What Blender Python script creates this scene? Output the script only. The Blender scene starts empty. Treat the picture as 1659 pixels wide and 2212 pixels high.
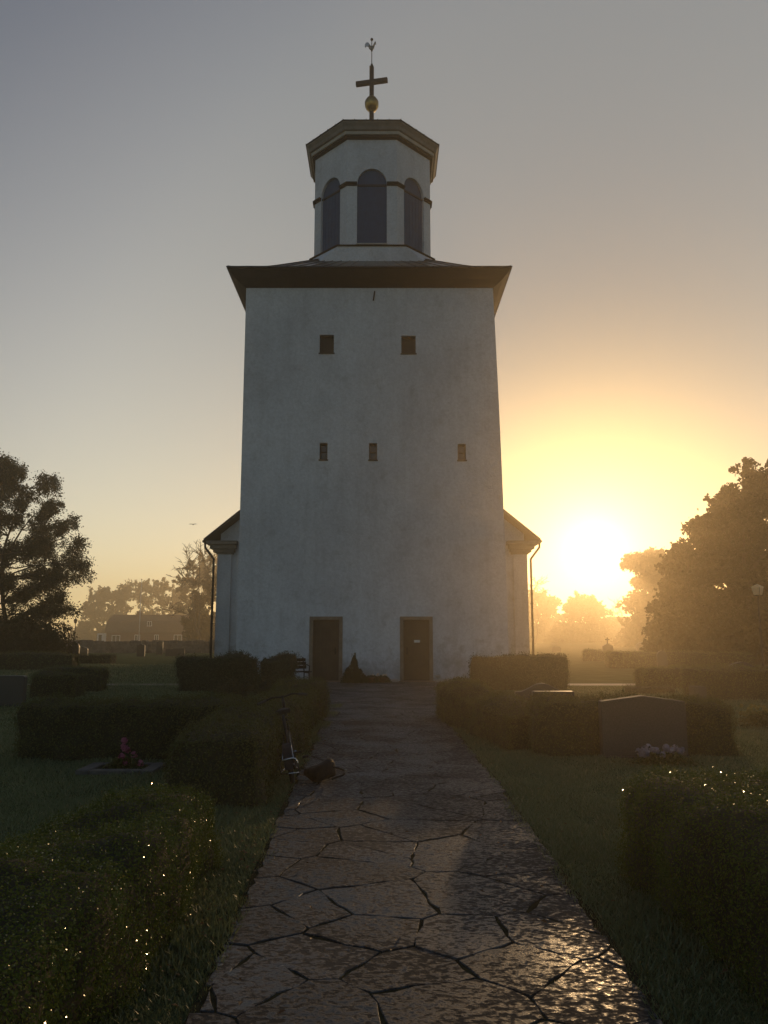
import bpy, math, random
import numpy as np
from mathutils import Vector, Matrix

random.seed(7)
RNG = np.random.default_rng(7)
SC = bpy.context.scene
COL = SC.collection
R = math.radians
PI = math.pi

# ------------------------------------------------------------------ camera model (metres, camera 1.6 m above the ground, looking along +Y)
EYE = 1.6
PITCH = R(8.85)
F = 1720.0                       # focal length for a 1659 x 2212 frame
CX, CY = 829.5, 1106.0
CP, SP = math.cos(PITCH), math.sin(PITCH)

def ray(x, y):
    a, u = F, CY - y
    return Vector((x - CX, a * CP - u * SP, a * SP + u * CP))

def gp(x, y):
    """ground point seen at photo position x, y"""
    d = ray(x, y)
    t = -EYE / d.z
    return Vector((d.x * t, d.y * t, 0))

def at(x, y, Y):
    """point at distance Y seen at photo position x, y"""
    d = ray(x, y)
    t = Y / d.y
    return Vector((d.x * t, Y, EYE + d.z * t))

SUN_AZ = R(14.9)                 # to the right of the view direction
SUN_EL = R(5.9)
SUN_DIR = Vector((math.sin(SUN_AZ) * math.cos(SUN_EL), math.cos(SUN_AZ) * math.cos(SUN_EL), math.sin(SUN_EL)))

# ------------------------------------------------------------------ materials
def new_mat(name):
    m = bpy.data.materials.new(name)
    m.use_nodes = True
    nt = m.node_tree
    return m, nt, nt.nodes, nt.links, nt.nodes['Principled BSDF'], nt.nodes['Material Output']

def pbr(name, c1, c2=None, scale=3.0, rough=0.7, bump=0.0, bscale=20.0, metal=0.0, spec=0.5, detail=6.0, lo=0.35, hi=0.65, bdist=0.02, r2=None):
    m, nt, N, L, B, O = new_mat(name)
    B.inputs['Roughness'].default_value = rough
    B.inputs['Metallic'].default_value = metal
    B.inputs['Specular IOR Level'].default_value = spec
    tc = N.new('ShaderNodeTexCoord')
    if c2 is None:
        B.inputs['Base Color'].default_value = (*c1, 1)
    else:
        n = N.new('ShaderNodeTexNoise'); n.inputs['Scale'].default_value = scale; n.inputs['Detail'].default_value = detail
        n.inputs['Roughness'].default_value = 0.65
        L.new(tc.outputs['Object'], n.inputs['Vector'])
        r = N.new('ShaderNodeValToRGB')
        r.color_ramp.elements[0].position = lo; r.color_ramp.elements[0].color = (*c1, 1)
        r.color_ramp.elements[1].position = hi; r.color_ramp.elements[1].color = (*c2, 1)
        L.new(n.outputs['Fac'], r.inputs['Fac'])
        L.new(r.outputs['Color'], B.inputs['Base Color'])
        if r2 is not None:
            mr = N.new('ShaderNodeMapRange'); mr.inputs['From Min'].default_value = lo; mr.inputs['From Max'].default_value = hi
            mr.inputs['To Min'].default_value = rough; mr.inputs['To Max'].default_value = r2
            L.new(n.outputs['Fac'], mr.inputs['Value']); L.new(mr.outputs['Result'], B.inputs['Roughness'])
    if bump:
        n2 = N.new('ShaderNodeTexNoise'); n2.inputs['Scale'].default_value = bscale; n2.inputs['Detail'].default_value = 8
        L.new(tc.outputs['Object'], n2.inputs['Vector'])
        b = N.new('ShaderNodeBump'); b.inputs['Strength'].default_value = bump; b.inputs['Distance'].default_value = bdist
        L.new(n2.outputs['Fac'], b.inputs['Height']); L.new(b.outputs['Normal'], B.inputs['Normal'])
    return m

def leafy(name, c1, c2, c3=None, rough=0.45, trans=0.25, spec=0.4):
    """leaf material: every leaf (mesh island) gets its own tint"""
    m, nt, N, L, B, O = new_mat(name)
    g = N.new('ShaderNodeNewGeometry')
    r = N.new('ShaderNodeValToRGB')
    r.color_ramp.elements[0].color = (*c1, 1)
    r.color_ramp.elements[1].color = (*c2, 1)
    if c3:
        e = r.color_ramp.elements.new(0.9); e.color = (*c2, 1)
        r.color_ramp.elements[-1].color = (*c3, 1)
    L.new(g.outputs['Random Per Island'], r.inputs['Fac'])
    L.new(r.outputs['Color'], B.inputs['Base Color'])
    B.inputs['Roughness'].default_value = rough
    B.inputs['Specular IOR Level'].default_value = spec
    if trans:
        t = N.new('ShaderNodeBsdfTranslucent'); mx = N.new('ShaderNodeMixShader')
        mx.inputs['Fac'].default_value = trans
        L.new(r.outputs['Color'], t.inputs['Color'])
        L.new(B.outputs['BSDF'], mx.inputs[1]); L.new(t.outputs['BSDF'], mx.inputs[2]); L.new(mx.outputs['Shader'], O.inputs['Surface'])
    return m

def plaster_mat():
    m, nt, N, L, B, O = new_mat('lime_plaster')
    tc = N.new('ShaderNodeTexCoord')
    big = N.new('ShaderNodeTexNoise'); big.inputs['Scale'].default_value = 0.42; big.inputs['Detail'].default_value = 9; big.inputs['Roughness'].default_value = 0.66
    mp = N.new('ShaderNodeMapping'); mp.inputs['Scale'].default_value = (1, 1, 0.7)
    L.new(tc.outputs['Object'], mp.inputs['Vector']); L.new(mp.outputs['Vector'], big.inputs['Vector'])
    r = N.new('ShaderNodeValToRGB'); r.color_ramp.elements[0].position = 0.36; r.color_ramp.elements[0].color = (0.5, 0.53, 0.59, 1)
    r.color_ramp.elements[1].position = 0.6; r.color_ramp.elements[1].color = (0.61, 0.645, 0.71, 1)
    L.new(big.outputs['Fac'], r.inputs['Fac'])
    st = N.new('ShaderNodeTexNoise'); st.inputs['Scale'].default_value = 1.5; st.inputs['Detail'].default_value = 10; st.inputs['Roughness'].default_value = 0.72
    mp2 = N.new('ShaderNodeMapping'); mp2.inputs['Location'].default_value = (3.1, 7.7, 1.3)
    L.new(tc.outputs['Object'], mp2.inputs['Vector']); L.new(mp2.outputs['Vector'], st.inputs['Vector'])
    r2 = N.new('ShaderNodeValToRGB'); r2.color_ramp.elements[0].position = 0.55; r2.color_ramp.elements[0].color = (1, 1, 1, 1)
    r2.color_ramp.elements[1].position = 0.78; r2.color_ramp.elements[1].color = (0.74, 0.73, 0.71, 1)
    L.new(st.outputs['Fac'], r2.inputs['Fac'])
    mx = N.new('ShaderNodeMix'); mx.data_type = 'RGBA'; mx.blend_type = 'MULTIPLY'; mx.inputs['Factor'].default_value = 1
    L.new(r.outputs['Color'], mx.inputs['A']); L.new(r2.outputs['Color'], mx.inputs['B'])
    sp = N.new('ShaderNodeTexNoise'); sp.inputs['Scale'].default_value = 11; sp.inputs['Detail'].default_value = 8; sp.inputs['Roughness'].default_value = 0.75
    L.new(tc.outputs['Object'], sp.inputs['Vector'])
    sr = N.new('ShaderNodeValToRGB'); sr.color_ramp.elements[0].position = 0.38; sr.color_ramp.elements[0].color = (0.88, 0.88, 0.88, 1)
    sr.color_ramp.elements[1].position = 0.6; sr.color_ramp.elements[1].color = (1.05, 1.05, 1.05, 1)
    L.new(sp.outputs['Fac'], sr.inputs['Fac'])
    mx3 = N.new('ShaderNodeMix'); mx3.data_type = 'RGBA'; mx3.blend_type = 'MULTIPLY'; mx3.inputs['Factor'].default_value = 1
    L.new(mx.outputs['Result'], mx3.inputs['A']); L.new(sr.outputs['Color'], mx3.inputs['B'])
    L.new(mx3.outputs['Result'], B.inputs['Base Color'])
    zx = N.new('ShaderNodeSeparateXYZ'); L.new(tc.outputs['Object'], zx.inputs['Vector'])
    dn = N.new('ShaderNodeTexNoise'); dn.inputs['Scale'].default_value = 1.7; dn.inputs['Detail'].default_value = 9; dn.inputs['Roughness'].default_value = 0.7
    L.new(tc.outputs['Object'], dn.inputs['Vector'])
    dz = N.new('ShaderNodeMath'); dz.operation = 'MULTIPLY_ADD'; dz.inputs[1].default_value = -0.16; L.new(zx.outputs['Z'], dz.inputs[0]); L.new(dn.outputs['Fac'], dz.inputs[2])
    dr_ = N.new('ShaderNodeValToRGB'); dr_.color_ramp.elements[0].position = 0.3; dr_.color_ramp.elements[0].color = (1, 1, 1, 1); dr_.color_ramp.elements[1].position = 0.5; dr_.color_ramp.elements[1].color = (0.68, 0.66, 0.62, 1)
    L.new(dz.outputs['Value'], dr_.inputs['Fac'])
    # rain streaks running down the plaster
    mp4 = N.new('ShaderNodeMapping'); mp4.inputs['Scale'].default_value = (1.9, 1.9, 0.16)
    L.new(tc.outputs['Object'], mp4.inputs['Vector'])
    sn = N.new('ShaderNodeTexNoise'); sn.inputs['Scale'].default_value = 1.0; sn.inputs['Detail'].default_value = 7; sn.inputs['Roughness'].default_value = 0.65; L.new(mp4.outputs['Vector'], sn.inputs['Vector'])
    sr2 = N.new('ShaderNodeValToRGB'); sr2.color_ramp.elements[0].position = 0.5; sr2.color_ramp.elements[0].color = (1, 1, 1, 1); sr2.color_ramp.elements[1].position = 0.75; sr2.color_ramp.elements[1].color = (0.87, 0.87, 0.865, 1)
    L.new(sn.outputs['Fac'], sr2.inputs['Fac'])
    m5 = N.new('ShaderNodeMix'); m5.data_type = 'RGBA'; m5.blend_type = 'MULTIPLY'; m5.inputs['Factor'].default_value = 1
    L.new(dr_.outputs['Color'], m5.inputs['A']); L.new(sr2.outputs['Color'], m5.inputs['B'])
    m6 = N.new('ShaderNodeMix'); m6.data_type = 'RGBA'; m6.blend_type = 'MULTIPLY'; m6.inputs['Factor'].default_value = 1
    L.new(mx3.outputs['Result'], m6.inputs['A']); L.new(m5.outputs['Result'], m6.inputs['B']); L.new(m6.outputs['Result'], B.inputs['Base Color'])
    B.inputs['Roughness'].default_value = 0.9
    B.inputs['Specular IOR Level'].default_value = 0.2
    n1 = N.new('ShaderNodeTexNoise'); n1.inputs['Scale'].default_value = 9; n1.inputs['Detail'].default_value = 9; n1.inputs['Roughness'].default_value = 0.7
    L.new(tc.outputs['Object'], n1.inputs['Vector'])
    b = N.new('ShaderNodeBump'); b.inputs['Strength'].default_value = 0.55; b.inputs['Distance'].default_value = 0.05
    L.new(n1.outputs['Fac'], b.inputs['Height']); L.new(b.outputs['Normal'], B.inputs['Normal'])
    return m

def slab_mat():
    m, nt, N, L, B, O = new_mat('limestone_flags')
    tc = N.new('ShaderNodeTexCoord')
    g = N.new('ShaderNodeNewGeometry')
    # every slab its own grey
    tint = N.new('ShaderNodeValToRGB'); tint.color_ramp.elements[0].color = (0.062, 0.067, 0.073, 1); tint.color_ramp.elements[1].color = (0.115, 0.12, 0.126, 1)
    L.new(g.outputs['Random Per Island'], tint.inputs['Fac'])
    # pits and flakes, stretched across the path as the layered limestone weathers
    mp = N.new('ShaderNodeMapping'); mp.inputs['Scale'].default_value = (1.0, 1.35, 1)
    L.new(tc.outputs['Object'], mp.inputs['Vector'])
    pit = N.new('ShaderNodeTexNoise'); pit.inputs['Scale'].default_value = 26; pit.inputs['Detail'].default_value = 7; pit.inputs['Roughness'].default_value = 0.62
    L.new(mp.outputs['Vector'], pit.inputs['Vector'])
    area = N.new('ShaderNodeTexNoise'); area.inputs['Scale'].default_value = 1.3; area.inputs['Detail'].default_value = 4
    L.new(tc.outputs['Object'], area.inputs['Vector'])
    ad = N.new('ShaderNodeMath'); ad.operation = 'MULTIPLY_ADD'; ad.inputs[1].default_value = 0.5; ad.inputs[2].default_value = -0.25
    L.new(area.outputs['Fac'], ad.inputs[0])
    sm = N.new('ShaderNodeMath'); sm.operation = 'ADD'
    L.new(pit.outputs['Fac'], sm.inputs[0]); L.new(ad.outputs['Value'], sm.inputs[1])
    pr = N.new('ShaderNodeValToRGB'); pr.color_ramp.elements[0].position = 0.40; pr.color_ramp.elements[0].color = (0.42, 0.40, 0.38, 1)
    pr.color_ramp.elements[1].position = 0.52; pr.color_ramp.elements[1].color = (1, 1, 1, 1)
    L.new(sm.outputs['Value'], pr.inputs['Fac'])
    mx = N.new('ShaderNodeMix'); mx.data_type = 'RGBA'; mx.blend_type = 'MULTIPLY'; mx.inputs['Factor'].default_value = 1
    L.new(tint.outputs['Color'], mx.inputs['A']); L.new(pr.outputs['Color'], mx.inputs['B'])
    # pale lichen spots
    vo = N.new('ShaderNodeTexVoronoi'); vo.inputs['Scale'].default_value = 9; vo.inputs['Randomness'].default_value = 1
    L.new(mp.outputs['Vector'], vo.inputs['Vector'])
    wob = N.new('ShaderNodeTexNoise'); wob.inputs['Scale'].default_value = 40
    L.new(tc.outputs['Object'], wob.inputs['Vector'])
    va = N.new('ShaderNodeMath'); va.operation = 'MULTIPLY_ADD'; va.inputs[1].default_value = 0.35
    L.new(wob.outputs['Fac'], va.inputs[0]); L.new(vo.outputs['Distance'], va.inputs[2])
    lr = N.new('ShaderNodeValToRGB'); lr.color_ramp.elements[0].position = 0.20; lr.color_ramp.elements[0].color = (1, 1, 1, 1)
    lr.color_ramp.elements[1].position = 0.24; lr.color_ramp.elements[1].color = (0, 0, 0, 1)
    L.new(va.outputs['Value'], lr.inputs['Fac'])
    cs = N.new('ShaderNodeSeparateColor'); L.new(vo.outputs['Color'], cs.inputs['Color'])
    gt = N.new('ShaderNodeMath'); gt.operation = 'GREATER_THAN'; gt.inputs[1].default_value = 0.55; L.new(cs.outputs['Red'], gt.inputs[0])
    lm = N.new('ShaderNodeMath'); lm.operation = 'MULTIPLY'; L.new(lr.outputs['Color'], lm.inputs[0]); L.new(gt.outputs['Value'], lm.inputs[1])
    mx2 = N.new('ShaderNodeMix'); mx2.data_type = 'RGBA'; mx2.inputs['B'].default_value = (0.32, 0.31, 0.3, 1)
    L.new(lm.outputs['Value'], mx2.inputs['Factor']); L.new(mx.outputs['Result'], mx2.inputs['A'])
    L.new(mx2.outputs['Result'], B.inputs['Base Color'])
    rr = N.new('ShaderNodeMapRange'); rr.inputs['From Min'].default_value = 0.44; rr.inputs['From Max'].default_value = 0.62
    rr.inputs['To Min'].default_value = 0.95; rr.inputs['To Max'].default_value = 0.27
    B.inputs['Specular IOR Level'].default_value = 0.3
    L.new(sm.outputs['Value'], rr.inputs['Value']); L.new(rr.outputs['Result'], B.inputs['Roughness'])
    fine = N.new('ShaderNodeTexNoise'); fine.inputs['Scale'].default_value = 90; fine.inputs['Detail'].default_value = 4
    L.new(mp.outputs['Vector'], fine.inputs['Vector'])
    hs = N.new('ShaderNodeMath'); hs.operation = 'MULTIPLY_ADD'; hs.inputs[1].default_value = 0.25
    L.new(fine.outputs['Fac'], hs.inputs[0]); L.new(pr.outputs['Color'], hs.inputs[2])
    b = N.new('ShaderNodeBump'); b.inputs['Strength'].default_value = 0.8; b.inputs['Distance'].default_value = 0.008
    L.new(hs.outputs['Value'], b.inputs['Height']); L.new(b.outputs['Normal'], B.inputs['Normal'])
    return m

M = {}
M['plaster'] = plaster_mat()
M['slab'] = slab_mat()
M['soil'] = pbr('joint_soil', (0.028, 0.027, 0.02), (0.06, 0.058, 0.032), 8, 1.0, 0.6, 30, spec=0.0)
M['lawn'] = pbr('lawn_turf', (0.075, 0.095, 0.045), (0.13, 0.155, 0.075), 1.1, 0.95, 0.8, 45, lo=0.3, hi=0.7, bdist=0.05, spec=0.0)
M['gravel'] = pbr('pale_gravel', (0.2, 0.18, 0.15), (0.32, 0.29, 0.25), 30, 0.8, 0.7, 60)
M['wood_dark'] = pbr('tarred_wood', (0.013, 0.01, 0.008), (0.022, 0.017, 0.013), 4, 0.85, 0.3, 25, spec=0.1)
M['roof_metal'] = pbr('black_sheet_metal', (0.05, 0.05, 0.052), (0.085, 0.083, 0.08), 2, 0.28, 0.1, 8, metal=0.6)
M['roof_dark'] = pbr('tarred_roof', (0.03, 0.025, 0.022), (0.05, 0.042, 0.035), 5, 0.7, 0.4, 20)
M['cornice_paint'] = pbr('weathered_cornice', (0.13, 0.12, 0.105), (0.2, 0.185, 0.165), 3, 0.75, 0.2, 20)
M['cornice_light'] = pbr('pale_cornice', (0.36, 0.36, 0.35), (0.46, 0.45, 0.44), 3, 0.8, 0.2, 20)
M['blue'] = pbr('blue_shutter_paint', (0.008, 0.05, 0.125), (0.014, 0.068, 0.16), 3, 0.7, 0.15, 18)
M['blue_dark'] = pbr('dark_blue_paint', (0.012, 0.02, 0.035), (0.018, 0.028, 0.045), 4, 0.7)
M['door'] = pbr('brown_door_boards', (0.045, 0.03, 0.017), (0.075, 0.05, 0.027), 3, 0.6, 0.3, 20)
M['door_low'] = pbr('door_kick_board', (0.05, 0.032, 0.018), (0.075, 0.047, 0.026), 3, 0.6, 0.3, 20)
M['stone_frame'] = pbr('sandstone_frame', (0.17, 0.135, 0.1), (0.25, 0.2, 0.155), 5, 0.85, 0.4, 25)
M['hatch'] = pbr('dark_hatch', (0.018, 0.016, 0.015), (0.035, 0.03, 0.026), 6, 0.7, 0.2, 20)
M['hatch_frame'] = pbr('hatch_frame', (0.03, 0.026, 0.022), (0.045, 0.04, 0.034), 6, 0.7)
M['iron'] = pbr('black_iron', (0.012, 0.012, 0.014), (0.02, 0.02, 0.022), 8, 0.6, 0.2, 30, spec=0.25)
M['gold'] = pbr('old_gilding', (0.42, 0.29, 0.09), (0.2, 0.15, 0.07), 7, 0.36, 0.15, 10, metal=0.9)
M['copper'] = pbr('brass_weathercock', (0.2, 0.18, 0.14), (0.3, 0.27, 0.2), 9, 0.4, metal=0.7)
M['tail'] = pbr('worn_tin', (0.45, 0.45, 0.45), (0.6, 0.6, 0.6), 9, 0.4, metal=0.6)
M['pipe'] = pbr('brown_downpipe', (0.035, 0.025, 0.02), (0.055, 0.04, 0.03), 5, 0.5)
M['notice'] = pbr('white_notice', (0.6, 0.6, 0.58), (0.7, 0.7, 0.68), 30, 0.5)
M['granite'] = pbr('grey_granite', (0.034, 0.033, 0.032), (0.07, 0.067, 0.064), 60, 0.75, 0.25, 70, bdist=0.005)
M['granite_dark'] = pbr('dark_granite', (0.025, 0.024, 0.025), (0.05, 0.047, 0.047), 50, 0.45, 0.15, 60, bdist=0.004)
M['granite_red'] = pbr('lichen_granite', (0.07, 0.065, 0.06), (0.14, 0.125, 0.11), 12, 0.7, 0.4, 40)
M['limestone'] = pbr('pale_limestone', (0.28, 0.27, 0.25), (0.4, 0.38, 0.35), 8, 0.8, 0.4, 30)
M['fieldstone'] = pbr('drystone', (0.07, 0.065, 0.06), (0.17, 0.155, 0.14), 2.2, 0.9, 0.8, 5, bdist=0.1)
M['bark'] = pbr('bark', (0.03, 0.024, 0.018), (0.06, 0.05, 0.038), 6, 0.9, 0.6, 14)
M['twig'] = pbr('bare_twigs', (0.05, 0.042, 0.034), (0.08, 0.068, 0.055), 6, 0.9)
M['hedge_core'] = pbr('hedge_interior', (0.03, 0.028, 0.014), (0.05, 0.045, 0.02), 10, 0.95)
M['box_leaf'] = leafy('box_hedge_leaf', (0.085, 0.115, 0.022), (0.125, 0.155, 0.028), (0.17, 0.155, 0.05), 0.11, 0.25, 0.14)
M['hedge_leaf'] = leafy('clipped_hedge_leaf', (0.075, 0.08, 0.024), (0.115, 0.12, 0.032), (0.18, 0.16, 0.05), 0.5, 0.25, 0.3)
M['thuja_leaf'] = leafy('thuja_leaf', (0.042, 0.05, 0.02), (0.068, 0.078, 0.027), None, 0.6, 0.15)
M['shrub_leaf'] = leafy('autumn_shrub_leaf', (0.04, 0.045, 0.016), (0.085, 0.07, 0.025), (0.14, 0.1, 0.035), 0.5, 0.3)
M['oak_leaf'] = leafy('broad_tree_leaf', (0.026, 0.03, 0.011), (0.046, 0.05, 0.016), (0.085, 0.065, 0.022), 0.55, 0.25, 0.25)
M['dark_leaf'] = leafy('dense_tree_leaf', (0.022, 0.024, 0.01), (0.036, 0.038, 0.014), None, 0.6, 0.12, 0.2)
M['birch_leaf'] = leafy('airy_tree_leaf', (0.06, 0.06, 0.02), (0.11, 0.1, 0.03), (0.2, 0.15, 0.05), 0.5, 0.45)
M['grass'] = leafy('grass_blade', (0.13, 0.165, 0.075), (0.21, 0.24, 0.11), (0.32, 0.3, 0.17), 0.4, 0.35, 0.45)
M['dead_leaf'] = leafy('fallen_leaf', (0.12, 0.06, 0.025), (0.24, 0.14, 0.06), (0.32, 0.22, 0.11), 0.6, 0.2)
M['pink'] = leafy('pink_petals', (0.3, 0.06, 0.12), (0.45, 0.14, 0.21), None, 0.5, 0.25)
M['lilac'] = leafy('lilac_petals', (0.32, 0.27, 0.34), (0.48, 0.43, 0.5), None, 0.5, 0.25)
M['yellow'] = leafy('yellow_petals', (0.2, 0.19, 0.05), (0.32, 0.28, 0.09), None, 0.5, 0.25)
M['white_petal'] = leafy('cream_petals', (0.55, 0.45, 0.3), (0.7, 0.62, 0.5), None, 0.5, 0.25)
M['chrome'] = pbr('chrome', (0.55, 0.55, 0.56), None, 1, 0.2, metal=1.0)
M['bike_paint'] = pbr('grey_blue_enamel', (0.016, 0.018, 0.024), (0.024, 0.028, 0.034), 5, 0.7)
M['rubber'] = pbr('black_rubber', (0.012, 0.012, 0.012), (0.02, 0.02, 0.02), 20, 0.8)
M['bag'] = pbr('dark_canvas', (0.006, 0.006, 0.0065), (0.012, 0.012, 0.013), 20, 0.8, 0.5, 60)
M['house_wall'] = pbr('red_boards', (0.17, 0.075, 0.055), (0.22, 0.1, 0.075), 2, 0.85)
M['house_roof'] = pbr('clay_roof', (0.12, 0.07, 0.055), (0.17, 0.1, 0.08), 2, 0.85, 0.5, 6)
M['house_white'] = pbr('white_woodwork', (0.7, 0.7, 0.68), (0.78, 0.78, 0.76), 4, 0.6)
M['glass_dark'] = pbr('dark_window_glass', (0.03, 0.035, 0.04), None, 1, 0.08)
M['pole_white'] = pbr('white_pole_paint', (0.65, 0.65, 0.63), (0.72, 0.72, 0.7), 4, 0.5)
M['terracotta'] = pbr('terracotta', (0.16, 0.085, 0.055), (0.22, 0.12, 0.08), 8, 0.8)
M['bird'] = pbr('bird_plumage', (0.03, 0.03, 0.03), (0.05, 0.05, 0.05), 12, 0.8)

def lamp_glass():
    m, nt, N, L, B, O = new_mat('frosted_lamp_glass')
    B.inputs['Base Color'].default_value = (0.75, 0.66, 0.5, 1); B.inputs['Roughness'].default_value = 0.4
    t = N.new('ShaderNodeBsdfTranslucent'); t.inputs['Color'].default_value = (0.85, 0.74, 0.55, 1)
    mx = N.new('ShaderNodeMixShader'); mx.inputs['Fac'].default_value = 0.65
    L.new(B.outputs['BSDF'], mx.inputs[1]); L.new(t.outputs['BSDF'], mx.inputs[2]); L.new(mx.outputs['Shader'], O.inputs['Surface'])
    return m
M['lamp_glass'] = lamp_glass()

# ------------------------------------------------------------------ object helpers
def link(o, parent=None):
    COL.objects.link(o)
    if parent is not None:
        o.parent = parent
    return o

def tag(o, label=None, cat=None, group=None, kind=None):
    if label: o['label'] = label
    if cat: o['category'] = cat
    if group: o['group'] = group
    if kind: o['kind'] = kind
    return o

def thing(name, label, cat, loc=(0, 0, 0), rz=0.0, group=None):
    o = bpy.data.objects.new(name, None)
    o.empty_display_size = 0.2
    link(o)
    o.location = loc
    o.rotation_euler = (0, 0, rz)
    return tag(o, label, cat, group)

class MB:
    """collects shapes and links them as one mesh object"""
    def __init__(s):
        s.v = []; s.f = []; s.m = []; s.cur = 0
    def mat(s, i):
        s.cur = i; return s
    def add(s, vs, fs):
        b = len(s.v)
        s.v += [tuple(p) for p in vs]
        s.f += [tuple(b + i for i in f) for f in fs]
        s.m += [s.cur] * len(fs)
        return s
    def box(s, x0, x1, y0, y1, z0, z1):
        return s.add([(x0, y0, z0), (x1, y0, z0), (x1, y1, z0), (x0, y1, z0), (x0, y0, z1), (x1, y0, z1), (x1, y1, z1), (x0, y1, z1)],
                     [(3, 2, 1, 0), (4, 5, 6, 7), (0, 1, 5, 4), (1, 2, 6, 5), (2, 3, 7, 6), (3, 0, 4, 7)])
    def tube(s, pts, rad, n=8, cap=True):
        pts = [Vector(p) for p in pts]
        if not hasattr(rad, '__len__'): rad = [rad] * len(pts)
        rings = []
        prev = None
        for i, p in enumerate(pts):
            d = (pts[min(i + 1, len(pts) - 1)] - pts[max(i - 1, 0)])
            if d.length < 1e-9: d = Vector((0, 0, 1))
            d.normalize()
            if prev is None:
                a = Vector((1, 0, 0)) if abs(d.x) < 0.8 else Vector((0, 1, 0))
                u = d.cross(a).normalized()
            else:
                u = (prev - d * prev.dot(d))
                u = u.normalized() if u.length > 1e-6 else d.orthogonal().normalized()
            prev = u
            w = d.cross(u)
            rings.append([p + (u * math.cos(2 * PI * k / n) + w * math.sin(2 * PI * k / n)) * rad[i] for k in range(n)])
        vs = [q for r in rings for q in r]
        fs = []
        for i in range(len(pts) - 1):
            for k in range(n):
                fs.append((i * n + k, i * n + (k + 1) % n, (i + 1) * n + (k + 1) % n, (i + 1) * n + k))
        if cap:
            fs.append(tuple(reversed(range(n)))); fs.append(tuple((len(pts) - 1) * n + k for k in range(n)))
        return s.add(vs, fs)
    def lathe(s, prof, c=(0, 0, 0), n=16, ph=0.0, close=True, ribs=0.0, sx=1.0, sy=1.0):
        vs = []; fs = []
        for (r, z) in prof:
            for k in range(n):
                a = 2 * PI * k / n + ph
                rr = r * (1 + (ribs if k % 2 else -ribs))
                vs.append((c[0] + rr * math.cos(a) * sx, c[1] + rr * math.sin(a) * sy, c[2] + z))
        for i in range(len(prof) - 1):
            for k in range(n):
                fs.append((i * n + k, i * n + (k + 1) % n, (i + 1) * n + (k + 1) % n, (i + 1) * n + k))
        if close:
            fs.append(tuple(reversed(range(n)))); fs.append(tuple((len(prof) - 1) * n + k for k in range(n)))
        return s.add(vs, fs)
    def prism(s, poly, y0, y1):
        """outline in x, z pulled from y0 to y1"""
        n = len(poly)
        vs = [(x, y0, z) for x, z in poly] + [(x, y1, z) for x, z in poly]
        fs = [tuple(range(n)), tuple(reversed(range(n, 2 * n)))]
        for i in range(n):
            j = (i + 1) % n
            fs.append((j, i, n + i, n + j))
        return s.add(vs, fs)
    def build(s, name, mats, parent=None, smooth=False, bevel=0.0, loc=None):
        me = bpy.data.meshes.new(name)
        me.from_pydata(s.v, [], s.f)
        if not isinstance(mats, (list, tuple)): mats = [mats]
        for m in mats: me.materials.append(m)
        if len(mats) > 1:
            me.polygons.foreach_set('material_index', s.m)
        if smooth:
            me.polygons.foreach_set('use_smooth', [True] * len(me.polygons))
        me.update()
        o = bpy.data.objects.new(name, me)
        link(o, parent)
        if bevel:
            b = o.modifiers.new('bevel', 'BEVEL'); b.width = bevel; b.segments = 2; b.limit_method = 'ANGLE'
        if loc is not None: o.location = loc
        return o

def mesh_np(name, pieces, mats, parent=None, smooth=None):
    """pieces: list of (verts (n,3), faces (m,k), material index, smooth)"""
    nv = sum(len(p[0]) for p in pieces)
    V = np.empty((nv, 3), np.float32)
    loops = []; starts = []; mi = []; sm = []
    b = 0; ls = 0
    for v, f, m, s in pieces:
        V[b:b + len(v)] = v
        k = f.shape[1]
        loops.append((f + b).ravel())
        starts.append(ls + np.arange(len(f)) * k)
        mi.append(np.full(len(f), m, np.int32)); sm.append(np.full(len(f), s, bool))
        ls += f.size; b += len(v)
    loops = np.concatenate(loops).astype(np.int32); starts = np.concatenate(starts).astype(np.int32)
    me = bpy.data.meshes.new(name)
    me.vertices.add(nv); me.vertices.foreach_set('co', V.ravel())
    me.loops.add(len(loops)); me.loops.foreach_set('vertex_index', loops)
    me.polygons.add(len(starts)); me.polygons.foreach_set('loop_start', starts)
    for m in mats: me.materials.append(m)
    me.polygons.foreach_set('material_index', np.concatenate(mi))
    me.polygons.foreach_set('use_smooth', np.concatenate(sm))
    me.update(calc_edges=True)
    me.validate()
    o = bpy.data.objects.new(name, me)
    return link(o, parent)

def leaf_cards(P, Nn, size, aspect=0.6, fold=0.15, rng=RNG):
    """one pointed leaf per point: P points, Nn facing directions, size lengths"""
    n = len(P)
    Nn = Nn / (np.linalg.norm(Nn, axis=1, keepdims=True) + 1e-9)
    a = rng.normal(size=(n, 3))
    u = a - Nn * np.sum(a * Nn, axis=1, keepdims=True)
    u /= np.linalg.norm(u, axis=1, keepdims=True) + 1e-9
    w = np.cross(Nn, u)
    s = np.asarray(size).reshape(-1, 1) * np.ones((n, 1))
    h = s * aspect * 0.5
    V = np.empty((n, 4, 3), np.float32)
    V[:, 0] = P - u * s * 0.5
    V[:, 1] = P + w * h + Nn * s * fold
    V[:, 2] = P + u * s * 0.5
    V[:, 3] = P - w * h + Nn * s * fold
    Fq = np.arange(n * 4).reshape(n, 4)
    return V.reshape(-1, 3), Fq

class Wob:
    """smooth random field from a few sine waves"""
    def __init__(s, freq, amp, n=7):
        s.k = RNG.normal(size=(n, 3)) * freq; s.p = RNG.uniform(0, 6.28, n); s.a = amp / math.sqrt(n) * 1.4
    def __call__(s, P):
        return s.a * np.sin(P @ s.k.T + s.p).sum(axis=1)

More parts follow.
